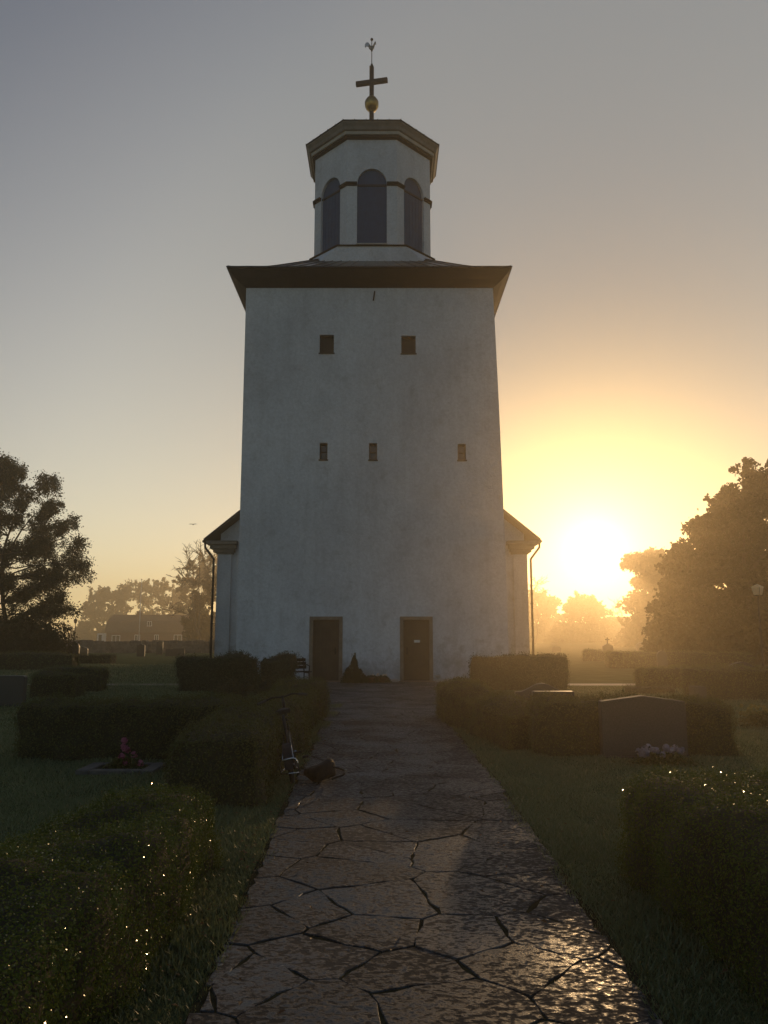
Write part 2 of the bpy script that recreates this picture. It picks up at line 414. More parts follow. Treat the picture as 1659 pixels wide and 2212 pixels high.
# ------------------------------------------------------------------ hedges
HG = 'clipped hedges between the graves'
def hedge(label, x0, x1, y0, y1, h, leaf=0.03, dens=2000, mat='hedge_leaf', rot=0.0, pivot=None, rad=0.14, wob=0.05, name='hedge', group=HG, shag=0.03, cat='hedge', sprigs=0.0, hfun=None):
    hx, hy, hz = (x1 - x0) / 2, (y1 - y0) / 2, h / 2
    cx, cy = (x0 + x1) / 2, (y0 + y1) / 2
    H = np.array([hx, hy, hz])
    r = min(rad, hx * 0.95, hy * 0.95, hz * 0.9)
    w1 = Wob(2.2, wob); w2 = Wob(7.0, wob * 0.45); w3 = Wob(18, wob * 0.2)
    def shape(P):
        lo_ = -(H - r); lo_[2] = -hz               # square at the foot
        inner = np.clip(P, lo_, H - r)
        d = P - inner
        L = np.linalg.norm(d, axis=1, keepdims=True)
        nrm = d / np.maximum(L, 1e-6)
        Q = inner + nrm * np.minimum(L, r)
        G = Q + np.array([cx, cy, 0])
        disp = w1(G) + w2(G) + w3(G)
        Q = Q + nrm * disp[:, None]
        Q[:, 2] = np.where(P[:, 2] <= -hz + 1e-4, -hz, Q[:, 2])
        if hfun is not None:
            t = (Q[:, 2] + hz) / (2 * hz)
            Q[:, 2] += t * hfun(Q[:, 0], Q[:, 1])
        return Q, nrm
    # inside: closed dark body a little smaller
    pieces = []
    step = max(0.06, min(0.14, h / 5))
    def face(axis, sgn):
        o = [i for i in range(3) if i != axis]
        na = max(2, int(2 * H[o[0]] / step)); nb = max(2, int(2 * H[o[1]] / step))
        A, Bm = np.meshgrid(np.linspace(-1, 1, na + 1), np.linspace(-1, 1, nb + 1), indexing='ij')
        P = np.empty((A.size, 3)); P[:, axis] = sgn * H[axis]; P[:, o[0]] = A.ravel() * H[o[0]]; P[:, o[1]] = Bm.ravel() * H[o[1]]
        i = np.arange(na)[:, None] * (nb + 1) + np.arange(nb)[None, :]
        Fq = np.stack([i, i + nb + 1, i + nb + 2, i + 1], -1).reshape(-1, 4)
        if (sgn > 0) == (axis == 1): Fq = Fq[:, ::-1]
        return P, Fq
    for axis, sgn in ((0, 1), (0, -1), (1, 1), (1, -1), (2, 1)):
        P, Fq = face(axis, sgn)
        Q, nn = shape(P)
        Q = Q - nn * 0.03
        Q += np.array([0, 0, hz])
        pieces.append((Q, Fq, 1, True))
    # leaves all over the outside
    areas = [(0, 1, hy * hz * 4), (0, -1, hy * hz * 4), (1, 1, hx * hz * 4), (1, -1, hx * hz * 4), (2, 1, hx * hy * 4)]
    PP = []
    for axis, sgn, ar in areas:
        n = max(30, int(ar * dens))
        P = RNG.uniform(-1, 1, (n, 3)) * H
        P[:, axis] = sgn * H[axis]
        PP.append(P)
    P = np.concatenate(PP)
    Q, nn = shape(P)
    n = len(P)
    Q += nn * (RNG.normal(0, shag, n) - shag * 0.3)[:, None]
    Q += np.array([0, 0, hz])
    Q[:, 2] = np.maximum(Q[:, 2], 0.01)
    facing = nn + RNG.normal(0, 0.45, (n, 3)) + np.array([0, 0, 0.25])
    V, Fq = leaf_cards(Q, facing, RNG.uniform(0.6, 1.25, n) * leaf)
    pieces.append((V, Fq, 0, False))
    if sprigs:
        # new shoots standing up out of the clipped top
        k = int(4 * hx * hy * sprigs)
        P = RNG.uniform(-1, 1, (k, 3)) * H; P[:, 2] = hz
        Q, nn = shape(P)
        Q += np.array([0, 0, hz])
        rep = 5
        Q = np.repeat(Q, rep, 0); nn = np.repeat(nn, rep, 0)
        hgt = np.repeat(RNG.uniform(0.02, 0.075, k), rep) * np.tile(np.linspace(0.2, 1, rep), k)
        lean = np.repeat(RNG.normal(0, 0.25, (k, 3)), rep, 0); lean[:, 2] = 1
        Q = Q + lean * hgt[:, None]
        V, Fq = leaf_cards(Q, RNG.normal(0, 1, (len(Q), 3)), RNG.uniform(0.5, 0.9, len(Q)) * leaf)
        pieces.append((V, Fq, 0, False))
    C0 = np.array([cx, cy, 0])
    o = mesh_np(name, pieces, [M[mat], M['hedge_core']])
    o.location = (cx, cy, 0)
    o.rotation_euler = (0, 0, rot)
    return tag(o, label, cat, group)

def bush(name, label, cat, c, rx, ry, rz, leaf, n, mat, group=None, core=0.8, stem=None):
    """loose rounded shrub of leaves round a dark heart, standing on the ground"""
    w = Wob(3.0 / max(rx, 0.2), 0.22)
    d = RNG.normal(size=(n, 3)); d /= np.linalg.norm(d, axis=1, keepdims=True)
    d[:, 2] = np.abs(d[:, 2]) * np.where(RNG.random(n) < 0.75, 1, -0.5)
    rad = (RNG.uniform(0.55, 1.05, n)) * (1 + w(d * 2))
    Q = d * rad[:, None] * np.array([rx, ry, rz]); Q[:, 2] += rz * 0.45
    Q[:, 2] = np.maximum(Q[:, 2], 0.01)
    V, Fq = leaf_cards(Q, d + RNG.normal(0, 0.7, (n, 3)), RNG.uniform(0.6, 1.3, n) * leaf)
    pieces = [(V, Fq, 0, False)]
    th = np.linspace(0, 2 * PI, 15)[:-1]; ph = np.linspace(0, PI / 2, 6)
    pts = np.array([[math.cos(t) * math.cos(p), math.sin(t) * math.cos(p), math.sin(p)] for p in ph for t in th])
    pv = pts * (core * (1 + w(pts * 2)))[:, None] * np.array([rx, ry, rz * 1.15]) * 0.9
    fq = np.array([[i * 14 + k, i * 14 + (k + 1) % 14, (i + 1) * 14 + (k + 1) % 14, (i + 1) * 14 + k] for i in range(5) for k in range(14)])
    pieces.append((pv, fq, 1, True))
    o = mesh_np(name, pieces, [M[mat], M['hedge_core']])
    o.location = (c[0], c[1], 0)
    return tag(o, label, cat, group)

# ------------------------------------------------------------------ trees
def limb_path(a, b, sag=0.12, n=5):
    a, b = Vector(a), Vector(b)
    d = b - a
    L = d.length
    off = Vector((random.gauss(0, 1), random.gauss(0, 1), random.gauss(0, 0.6))) * L * 0.06
    pts = []
    for i in range(n + 1):
        t = i / n
        p = a.lerp(b, t) + off * math.sin(PI * t) + Vector((0, 0, 1)) * (L * sag * (t * t - t) * -0.6)
        p += Vector((random.gauss(0, 1), random.gauss(0, 1), random.gauss(0, 1))) * L * 0.012
        pts.append(p)
    pts[0] = a; pts[-1] = b
    return pts

def tree(name, label, cat, base, lobes, stems, leaf=0.2, per=900, mat='oak_leaf', trunk_r=0.22, group=None, clump=0.55, twigs=26, fill=0.35, bare=False, skirt=None):
    """lobes: list of (centre, (rx, ry, rz)) in world metres; stems: list of stem tops. Real limbs run to every lobe."""
    root = thing(name, label, cat, (base[0], base[1], 0), 0, group)
    B = Vector((base[0], base[1], 0))
    mb = MB()
    nodes = []                                 # points on the wood a branch may start from
    for k, top in enumerate(stems):
        top = Vector(top) - B
        st = Vector((0.25 * k * trunk_r * 4, 0.1 * k, 0)) if k else Vector((0, 0, 0))
        pts = limb_path(st, top, 0.0, 8)
        rr = [trunk_r * (1 - 0.85 * (i / 8) ** 0.8) * (1.25 if i == 0 else 1) for i in range(9)]
        mb.tube(pts, rr, 8)
        for i in range(2, 9): nodes.append((pts[i], rr[i]))
    cl = []; cs = []
    for (c, rad) in lobes:
        c = Vector(c) - B
        rad = Vector(rad)
        cand = [q for q in nodes if q[0].z < c.z + rad.z * 0.3] or nodes
        st, r0 = min(cand, key=lambda q: (q[0] - c).length + 0.5 * max(0, q[0].z - c.z + rad.z))
        pts = limb_path(st, c, 0.15, 5)
        rr = [max(0.02, r0 * 0.6 * (1 - 0.75 * i / 5)) for i in range(6)]
        mb.tube(pts, rr, 6)
        hubs = [(pts[i], rr[i]) for i in (2, 3, 4, 5)]
        # twigs out to and a little past the lobe's surface
        tw = []
        for t in range(twigs):
            d = Vector((random.gauss(0, 1), random.gauss(0, 1), random.gauss(0.25, 1))).normalized()
            e = c + Vector((d.x * rad.x, d.y * rad.y, d.z * rad.z)) * random.uniform(0.55, 1.18)
            h, hr = random.choice(hubs)
            tp = limb_path(h, e, 0.1, 4); tw.append([tuple(q) for q in tp])
            if not bare:
                for q in range(2):
                    s0 = tp[random.randint(1, 3)]
                    d2 = (d * 0.6 + Vector((random.gauss(0, 1), random.gauss(0, 1), random.gauss(0.2, 0.8)))).normalized()
                    e2 = s0 + Vector((d2.x * rad.x, d2.y * rad.y, d2.z * rad.z)) * random.uniform(0.35, 0.75)
                    sp = limb_path(s0, e2, 0.1, 4); tw.append([tuple(q_) for q_ in sp])
                    mb.tube(sp, [max(0.006, hr * 0.25 * (1 - 0.85 * i / 4)) for i in range(5)], 3, False)
            mb.tube(tp, [max(0.03 if bare else 0.008, hr * 0.5 * (1 - 0.85 * i / 4)) for i in range(5)], 4, False)
            if bare:
                for q in range(7):
                    s0 = tp[random.randint(1, 4)]
                    e2 = s0 + (d + Vector((random.gauss(0, 0.7), random.gauss(0, 0.7), random.gauss(0.25, 0.5)))).normalized() * random.uniform(0.5, 1.3) * rad.x * 0.35
                    sp = limb_path(s0, e2, 0.1, 3)
                    mb.tube(sp, [0.045, 0.035, 0.028, 0.018], 3, False)
        if bare: continue
        # leaves sit in sprays along the outer part of every twig
        n = per
        T = np.array(tw)                                   # (twigs, 5, 3)
        k = RNG.integers(0, len(T), n)
        t = RNG.uniform(0.25, 1.0, n) ** (1 - fill) * 3.999
        a = t.astype(int); fr = (t - a)[:, None]
        base_ = T[k, a] * (1 - fr) + T[k, np.minimum(a + 1, 4)] * fr
        sig = clump * (0.75 - 0.13 * t) * (0.6 + 0.8 * RNG.random(len(T)))[k]
        Pn = base_ + RNG.normal(size=(n, 3)) * sig[:, None] * np.array([0.85, 0.85, 1.05]) * 0.5
        cl.append(Pn); cs.append(RNG.normal(size=(n, 3)) + np.array([0, 0, 0.5]))
    mb.build('trunk', M['bark'] if not bare else M['twig'], root, smooth=True)
    if not bare:
        P = np.concatenate(cl); Nn = np.concatenate(cs)
        P[:, 2] = np.maximum(P[:, 2], 0.05)
        V, Fq = leaf_cards(P, Nn, RNG.uniform(0.6, 1.35, len(P)) * leaf, 0.7)
        mesh_np('crown', [(V, Fq, 0, False)], [M[mat]], root)
    return root

# ------------------------------------------------------------------ ground
def ground_sheet(name, x0, x1, y0, y1, z, mat, cell=None, hump=0.0):
    n = 1
    mb = MB()
    mb.add([(x0, y0, z), (x1, y0, z), (x1, y1, z), (x0, y1, z)], [(0, 1, 2, 3)])
    return tag(mb.build(name, mat), kind='structure')

ground_sheet('lawn', -430, 430, -40, 440, 0.0, M['lawn'])

def clip_poly(poly, a, b, c):
    """keep a*x + b*y <= c"""
    out = []
    for i in range(len(poly)):
        p, q = poly[i], poly[(i + 1) % len(poly)]
        dp = a * p[0] + b * p[1] - c; dq = a * q[0] + b * q[1] - c
        if dp <= 0: out.append(p)
        if (dp < 0 < dq) or (dq < 0 < dp):
            t = dp / (dp - dq)
            out.append((p[0] + (q[0] - p[0]) * t, p[1] + (q[1] - p[1]) * t))
    return out

def flagstones(mb, x0, x1, y0, y1, sx, sy, seed, gap=0.006):
    rnd = random.Random(seed)
    sites = []
    y = y0 - sy; row = 0
    drop = 0.22
    while y < y1 + sy:
        nx = max(2, int(round((x1 - x0) / sx)) + rnd.choice((0, 0, 1)))
        st = (x1 - x0) / nx
        for k in range(-1, nx + 1):
            if rnd.random() < drop: continue
            sites.append((x0 + st * (k + 0.5 + (0.25 if row % 2 else -0.2)) + rnd.uniform(-0.5, 0.5) * st, y + rnd.uniform(-0.6, 0.6) * sy))
        y += sy; row += 1
    for i, s in enumerate(sites):
        poly = [(x0, y0), (x1, y0), (x1, y1), (x0, y1)]
        # a worn outer edge: pull the sides in a little, different for each stone
        poly = clip_poly(poly, -1, 0, -(x0 + rnd.uniform(0, 0.05))); poly = clip_poly(poly, 1, 0, x1 - rnd.uniform(0, 0.05))
        for j, t in enumerate(sites):
            if i == j: continue
            dx, dy = t[0] - s[0], t[1] - s[1]
            L = math.hypot(dx, dy)
            if L > 4.5: continue
            mxp, myp = (s[0] + t[0]) / 2, (s[1] + t[1]) / 2
            c = (dx * mxp + dy * myp) / L - gap * 0.5
            poly = clip_poly(poly, dx / L, dy / L, c)
            if len(poly) < 3: break
        if len(poly) < 3: continue
        ar = abs(sum(poly[k][0] * poly[(k + 1) % len(poly)][1] - poly[(k + 1) % len(poly)][0] * poly[k][1] for k in range(len(poly)))) / 2
        if ar < 0.004: continue
        # ragged edge
        P = []
        for k in range(len(poly)):
            a, b = poly[k], poly[(k + 1) % len(poly)]
            L = math.hypot(b[0] - a[0], b[1] - a[1])
            m = max(1, int(L / 0.09))
            for q in range(m):
                t = q / m
                nx_, ny_ = -(b[1] - a[1]) / (L + 1e-9), (b[0] - a[0]) / (L + 1e-9)
                w = rnd.gauss(0, 0.011) if q else 0
                if q == 0 and m > 1:
                    t = 0.015                     # knock the corner off
                P.append((a[0] + (b[0] - a[0]) * t + nx_ * w, a[1] + (b[1] - a[1]) * t + ny_ * w))
        cx = sum(p[0] for p in P) / len(P); cy = sum(p[1] for p in P) / len(P)
        tx, ty = rnd.gauss(0, 0.0022), rnd.gauss(0, 0.0022); zz = 0.025 + rnd.uniform(-0.002, 0.003)
        n = len(P)
        top = []; rim = []; low = []
        for p in P:
            zt = zz + (p[0] - cx) * tx + (p[1] - cy) * ty
            d = math.hypot(p[0] - cx, p[1] - cy) + 1e-6
            kx, ky = (cx - p[0]) / d, (cy - p[1]) / d
            top.append((p[0] + kx * 0.008, p[1] + ky * 0.008, zt)); rim.append((p[0] + kx * 0.004, p[1] + ky * 0.004, zt - 0.004)); low.append((p[0], p[1], -0.02))
        vs = top + rim + low
        fs = [tuple(range(n))]
        for k in range(n):
            j = (k + 1) % n
            fs.append((n + k, n + j, j, k)); fs.append((2 * n + k, 2 * n + j, n + j, n + k))
        mb.add(vs, fs)

pm = MB()
YS = [0.0, 4, 9, 13, 16.5, 19.5, 22, 30]
XLS = [-0.80, -0.83, -1.0, -1.08, -1.2, -1.6, -1.95, -2.05]
XRS = [1.16, 1.2, 1.27, 1.24, 1.12, 1.45, 1.85, 2.0]
def path_x(u, y):               # the path widens in front of the doors
    a, b = np.interp(y, YS, XLS), np.interp(y, YS, XRS)
    return a + (u + 1) / 2 * (b - a)
flagstones(pm, -1.0, 1.0, 0.6, 28.15, 0.54, 0.45, 12)
pm.v = [(float(path_x(x, y)), y, z) for x, y, z in pm.v]
pm.mat(1)
yy = [0.6 + i * 0.5 for i in range(56)]
pm.add([(float(path_x(e, y)), y, 0.018) for y in yy for e in (-1.0, 1.0)], [(2 * i, 2 * i + 1, 2 * i + 3, 2 * i + 2) for i in range(55)])
tag(pm.build('path', [M['slab'], M['soil']]), kind='structure')
ground_sheet('gravel_path', 2.2, 40, 26.5, 27.6, 0.006, M['gravel'])
ground_sheet('gravel_path', -40, -2.2, 26.7, 27.5, 0.006, M['gravel'])

# ------------------------------------------------------------------ church
TY = 28.4                       # front face of the tower
TL, TR0 = -5.2, 4.38
TD = 9.4                        # tower depth
TH = 14.6                       # top of the masonry
LCX, LCY = -0.5, TY + TD / 2    # lantern axis
church = thing('church', 'whitewashed church with square tower, octagonal blue shuttered lantern and black cross on top', 'church', ((TL + TR0) / 2, TY + 8, 0))
COFF = Vector(church.location)
def cpart(mb, name, mats, parent=None, smooth=False, bevel=0.0):
    """part of the church built in world metres"""
    o = mb.build(name, mats, parent or church, smooth, bevel)
    if parent is None:
        o.location = -COFF
    return o

def tr(z):                      # right corner leans in towards the top
    t = z / TH
    return TR0 - 0.27 * t ** 1.7
holes = []                      # x0, x1, z0, z1, recess
def rect_px(x0, x1, y0, y1):
    a = at(x0, y1, TY); b = at(x1, y0, TY)
    return (a.x, b.x, a.z, b.z)
hatches = [rect_px(690, 721.5, 723, 762), rect_px(867, 898, 725, 763)]
slots = [rect_px(690, 707.5, 956.5, 992.5), rect_px(797, 814.5, 957, 993), rect_px(989, 1006.5, 958.5, 993.5)]
doorsr = [(-2.63, -1.46, 0.0, 2.28), (0.56, 1.72, 0.0, 2.28)]
holes = hatches + slots + doorsr
xs = sorted({TL, 4.0} | {h[0] for h in holes} | {h[1] for h in holes})
xs = xs + [None]
zs = sorted({0.0, TH} | {h[2] for h in holes} | {h[3] for h in holes} | {i * 1.0 for i in range(1, 15)})
mb = MB()
def gx(i, z): return tr(z) if xs[i] is None else xs[i]
for i in range(len(xs) - 1):
    for j in range(len(zs) - 1):
        z0, z1 = zs[j], zs[j + 1]
        if xs[i + 1] is not None:
            cxm, czm = (xs[i] + xs[i + 1]) / 2, (z0 + z1) / 2
            if any(h[0] < cxm < h[1] and h[2] < czm < h[3] for h in holes): continue
        mb.add([(gx(i, z0), TY, z0), (gx(i + 1, z0), TY, z0), (gx(i + 1, z1), TY, z1), (gx(i, z1), TY, z1)], [(0, 1, 2, 3)])
for (a, b, c, d) in holes:      # reveals
    y1 = TY + 0.32
    mb.add([(a, TY, c), (a, y1, c), (a, y1, d), (a, TY, d)], [(0, 1, 2, 3)])
    mb.add([(b, TY, c), (b, TY, d), (b, y1, d), (b, y1, c)], [(0, 1, 2, 3)])
    mb.add([(a, TY, d), (a, y1, d), (b, y1, d), (b, TY, d)], [(0, 1, 2, 3)])
    mb.add([(a, TY, c), (b, TY, c), (b, y1, c), (a, y1, c)], [(0, 1, 2, 3)])
for j in range(len(zs) - 1):    # sides and back
    z0, z1 = zs[j], zs[j + 1]
    mb.add([(TL, TY + TD, z0), (TL, TY, z0), (TL, TY, z1), (TL, TY + TD, z1)], [(0, 1, 2, 3)])
    mb.add([(tr(z0), TY, z0), (tr(z0), TY + TD, z0), (tr(z1), TY + TD, z1), (tr(z1), TY, z1)], [(0, 1, 2, 3)])
    mb.add([(tr(z0), TY + TD, z0), (TL, TY + TD, z0), (TL, TY + TD, z1), (tr(z1), TY + TD, z1)], [(0, 1, 2, 3)])
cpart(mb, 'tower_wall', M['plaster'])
# hatches and slit windows
for k, (a, b, c, d) in enumerate(hatches + slots):
    mb = MB(); y = TY + 0.13
    t = 0.05
    mb.box(a, a + t, y, y + 0.1, c, d); mb.box(b - t, b, y, y + 0.1, c, d)
    mb.box(a + t, b - t, y, y + 0.1, c, c + t); mb.box(a + t, b - t, y, y + 0.1, d - t, d)
    if k >= 2:
        mb.box(a + t, b - t, y + 0.01, y + 0.07, (c + d) / 2 - 0.015, (c + d) / 2 + 0.015)
    f = cpart(mb, 'window', M['hatch_frame'])
    mb = MB(); mb.box(a + t, b - t, y + 0.08, y + 0.14, c + t, d - t)
    if k < 2:
        for q in range(1, 4):
            xx = a + t + (b - a - 2 * t) * q / 4
            mb.box(xx - 0.008, xx + 0.008, y + 0.068, y + 0.08, c + t, d - t)
    mb.build('pane' if k >= 2 else 'hatch', M['glass_dark'] if k >= 2 else M['hatch'], f)
    mb = MB(); mb.box(a - 0.03, b + 0.03, TY - 0.03, TY + 0.12, c - 0.05, c - 0.002)
    mb.build('sill', M['hatch_frame'], f)
# doors with stone frames
for k, (a, b, c, d) in enumerate(doorsr):
    mb = MB(); y0, y1 = TY - 0.04, TY + 0.2; t = 0.125
    mb.box(a, a + t, y0, y1, 0.05, d); mb.box(b - t, b, y0, y1, 0.05, d); mb.box(a + t, b - t, y0, y1, d - t, d)
    mb.box(a - 0.05, b + 0.05, TY - 0.25, y1, 0.0, 0.05)
    fr = cpart(mb, 'door_frame', M['stone_frame'], bevel=0.01)
    mb = MB(); w = (b - a - 2 * t)
    for q in range(7):
        x0 = a + t + w * q / 7
        mb.box(x0 + 0.004, x0 + w / 7 - 0.004, TY + 0.08, TY + 0.13, 0.36, d - t - 0.003)
    mb.box(a + t, b - t, TY + 0.1, TY + 0.15, 0.052, d - t - 0.002)
    for zz in (0.62, 1.85):
        mb.box(a + t + 0.03, b - t - 0.03, TY + 0.068, TY + 0.08, zz, zz + 0.05)
    dr = mb.build('door', M['door'], fr)
    mb = MB(); mb.box(a + t + 0.01, b - t - 0.01, TY + 0.06, TY + 0.1, 0.055, 0.36)
    mb.build('kick_board', M['door_low'], fr)
    mb = MB(); hx = a + t + 0.13 if k else b - t - 0.13
    mb.box(hx - 0.03, hx + 0.03, TY + 0.055, TY + 0.08, 0.96, 1.2)
    mb.tube([(hx, TY + 0.06, 1.1), (hx, TY + 0.01, 1.1), (hx + (0.1 if k else -0.1), TY + 0.005, 1.1)], 0.012, 6)
    mb.build('handle', M['iron'], fr)
    if k:
        mb = MB(); mb.box(1.06, 1.27, TY + 0.06, TY + 0.08, 1.37, 1.46)
        mb.build('notice_plate', M['notice'], fr)
# wall anchor under the eaves, small fitting near the right door
mb = MB(); p0 = at(806.5, 650, TY); p1 = at(809.5, 630, TY)
mb.tube([(p0.x, TY - 0.04, p0.z), (p1.x, TY - 0.04, p1.z)], 0.028, 6)
cpart(mb, 'wall_anchor', M['iron'])
mb = MB(); p = at(947, 1461, TY)
mb.tube([(p.x, TY + 0.02, p.z), (p.x, TY - 0.09, p.z)], [0.085, 0.05], 10); mb.tube([(p.x, TY - 0.06, p.z), (p.x - 0.14, TY - 0.1, p.z + 0.03)], [0.03, 0.015], 6)
cpart(mb, 'wall_tap', M['limestone'])
# stone footing along the tower
for fa, fb in ((TL - 0.06, doorsr[0][0] - 0.06), (doorsr[0][1] + 0.06, doorsr[1][0] - 0.06), (doorsr[1][1] + 0.06, TR0 + 0.08)):
    mb = MB(); mb.box(fa, fb, TY - 0.1, TY + 0.02, 0, 0.1)
    cpart(mb, 'stone_footing', M['limestone'], bevel=0.015)
# coved wooden cornice under the tower roof
CO = 0.6; CZ = 15.07
def ring(o, z): return [(TL - o, TY - o, z), (tr(TH) + o, TY - o, z), (tr(TH) + o, TY + TD + o, z), (TL - o, TY + TD + o, z)]
def loft(mb, rings, n):
    for i in range(len(rings) - 1):
        vs = rings[i] + rings[i + 1]
        mb.add(vs, [(k, (k + 1) % n, n + (k + 1) % n, n + k) for k in range(n)])
mb = MB()
loft(mb, [ring(-0.02, 14.57), ring(0.02, 14.585), ring(0.14, 14.66), ring(0.34, 14.8), ring(CO, CZ), ring(CO, CZ + 0.05)], 4)
cpart(mb, 'tower_cornice', M['wood_dark'])
# tower roof: flared eaves then a low pyramid that runs into the lantern
def rring(o, z): return ring(o, z)
HW = (tr(TH) - TL) / 2
def sq(h, z): return [(LCX - h, LCY - h, z), (LCX + h, LCY - h, z), (LCX + h, LCY + h, z), (LCX - h, LCY + h, z)]
mb = MB()
loft(mb, [ring(CO + 0.05, CZ + 0.052), ring(CO + 0.05, CZ + 0.085), ring(CO - 0.6, CZ + 0.27), ring(CO - 1.6, CZ + 0.9), sq(2.1, CZ + 1.97)], 4)
roof = cpart(mb, 'tower_roof', M['roof_metal'])
# standing seams on the roof slopes
sm_ = MB()
r0 = ring(CO - 0.0, CZ + 0.1); r1 = ring(CO - 1.6, CZ + 0.91); r2 = sq(2.1, CZ + 1.98)
rm = ring(CO - 0.6, CZ + 0.28)
for side in range(4):
    a0, b0 = Vector(r0[side]), Vector(r0[(side + 1) % 4]); am, bm = Vector(rm[side]), Vector(rm[(side + 1) % 4]); a1, b1 = Vector(r1[side]), Vector(r1[(side + 1) % 4]); a2, b2 = Vector(r2[side]), Vector(r2[(side + 1) % 4])
    sm_.tube([a0, am, a1, a2], 0.03, 5)
    for q in range(1, 15):
        t = q / 15
        sm_.tube([a0.lerp(b0, t), am.lerp(bm, t), a1.lerp(b1, t), a2.lerp(b2, t)], 0.016, 4)
sm_.build('standing_seam', M['roof_metal'], roof)
# lantern
LA = 2.5                        # apothem
def octo(a, z, cx=LCX, cy=LCY):
    r = a / math.cos(PI / 8)
    return [(cx + r * math.sin(PI / 8 + k * PI / 4 + PI), cy + r * math.cos(PI / 8 + k * PI / 4 + PI), z) for k in range(8)][::-1]
LZ0, LZ1 = 15.9, 22.3
SILL, SPR, ARCW = 17.52, 20.18, 0.615
facetw = LA * math.tan(PI / 8)
def facet_xf(k):
    """local u (along the wall), v (inward), z -> world, facet k (0 faces the camera)"""
    a = k * PI / 4
    nx, ny = -math.sin(a), -math.cos(a)       # outward
    ux, uy = math.cos(a), -math.sin(a)
    if k == 0: ux, uy = 1, 0
    return lambda u, v, z: (LCX + nx * (LA - v) + ux * u, LCY + ny * (LA - v) + uy * u, z)
mb = MB()
NA = 14
arch = [(ARCW * math.cos(PI * i / NA), SPR + ARCW * 1.1 * math.sin(PI * i / NA)) for i in range(NA + 1)]   # right to left
for k in range(8):
    T = facet_xf(k)
    w = facetw
    def q(p): mb.add([T(*a) for a in p], [(0, 1, 2, 3)])
    q([(-w, 0, LZ0), (w, 0, LZ0), (w, 0, SILL), (-w, 0, SILL)])
    q([(-w, 0, SILL), (-ARCW, 0, SILL), (-ARCW, 0, SPR), (-w, 0, SPR)])
    q([(ARCW, 0, SILL), (w, 0, SILL), (w, 0, SPR), (ARCW, 0, SPR)])
    q([(ARCW, 0, SPR), (w, 0, SPR), (w, 0, LZ1), (ARCW, 0, LZ1)])
    q([(-w, 0, SPR), (-ARCW, 0, SPR), (-ARCW, 0, LZ1), (-w, 0, LZ1)])
    for i in range(NA):
        (x0, z0), (x1, z1) = arch[i], arch[i + 1]
        q([(x1, 0, z1), (x0, 0, z0), (x0, 0, LZ1), (x1, 0, LZ1)])
        q([(x1, 0, z1), (x1, 0.2, z1), (x0, 0.2, z0), (x0, 0, z0)])
    q([(-ARCW, 0, SILL), (-ARCW, 0.2, SILL), (-ARCW, 0.2, SPR), (-ARCW, 0, SPR)])
    q([(ARCW, 0, SILL), (ARCW, 0, SPR), (ARCW, 0.2, SPR), (ARCW, 0.2, SILL)])
    q([(-ARCW, 0, SILL), (ARCW, 0, SILL), (ARCW, 0.2, SILL), (-ARCW, 0.2, SILL)])
cpart(mb, 'lantern_wall', M['plaster'])
for k in range(8):
    T = facet_xf(k)
    mb = MB()
    ol = [(-ARCW, SILL)] + [(ARCW, SILL)] + arch
    ol = [(x, z) for x, z in ol]
    n = len(ol)
    vs = [T(x, 0.11, z) for x, z in ol] + [T(x, 0.17, z) for x, z in ol]
    mb.add(vs, [tuple(range(n)), tuple(reversed(range(n, 2 * n)))] + [((i + 1) % n, i, n + i, n + (i + 1) % n) for i in range(n)])
    def slat(x0, x1, z0, z1, v0, v1):
        c = [T(x0, v0, z0), T(x1, v0, z0), T(x1, v0, z1), T(x0, v0, z1), T(x0, v1, z0), T(x1, v1, z0), T(x1, v1, z1), T(x0, v1, z1)]
        mb.add(c, [(0, 1, 2, 3), (4, 7, 6, 5), (0, 4, 5, 1), (1, 5, 6, 2), (2, 6, 7, 3), (3, 7, 4, 0)])
    for i in range(6):                       # boarded leaves either side of a centre gap
        x0 = -ARCW + 0.02 + i * (2 * ARCW - 0.04) / 6
        slat(x0 + 0.01, x0 + (2 * ARCW - 0.04) / 6 - 0.01, SILL + 0.03, SPR - 0.09, 0.09, 0.108)
    sh = cpart(mb, 'shutter', M['blue'])
    mb = MB()
    slat(-ARCW + 0.002, ARCW - 0.002, SPR - 0.075, SPR + 0.0, 0.05, 0.107)
    mb.build('transom', M['blue_dark'], sh)
    mb = MB()
    slat(-ARCW - 0.02, ARCW + 0.02, SILL - 0.05, SILL - 0.004, -0.05, 0.08)
    mb.build('sill', M['cornice_light'], sh)
    # string course on the piers either side of the arch
    w = facetw + 0.035
    for s0, s1 in ((-w, -ARCW - 0.004), (ARCW + 0.004, w)):
        mb = MB()
        slat(s0, s1, SPR - 0.03, SPR + 0.045, -0.09, -0.002); slat(s0, s1, SPR - 0.1, SPR - 0.032, -0.045, -0.002)
        cpart(mb, 'string_course', M['wood_dark'])
def plinth(a, c, z):            # square with cut corners
    return [(LCX - c, LCY - a, z), (LCX + c, LCY - a, z), (LCX + a, LCY - c, z), (LCX + a, LCY + c, z), (LCX + c, LCY + a, z), (LCX - c, LCY + a, z), (LCX - a, LCY + c, z), (LCX - a, LCY - c, z)]
mb = MB(); loft(mb, [plinth(LA + 0.12, 2.55, 16.3), plinth(LA + 0.12, 1.4, 17.33)], 8)
cpart(mb, 'lantern_plinth', M['plaster'])
mb = MB(); loft(mb, [plinth(LA + 0.12, 1.4, 17.33), plinth(LA + 0.17, 1.42, 17.335), plinth(LA + 0.17, 1.42, 17.39), plinth(LA + 0.0, 1.2, 17.45)], 8)
cpart(mb, 'plinth_flashing', M['wood_dark'])
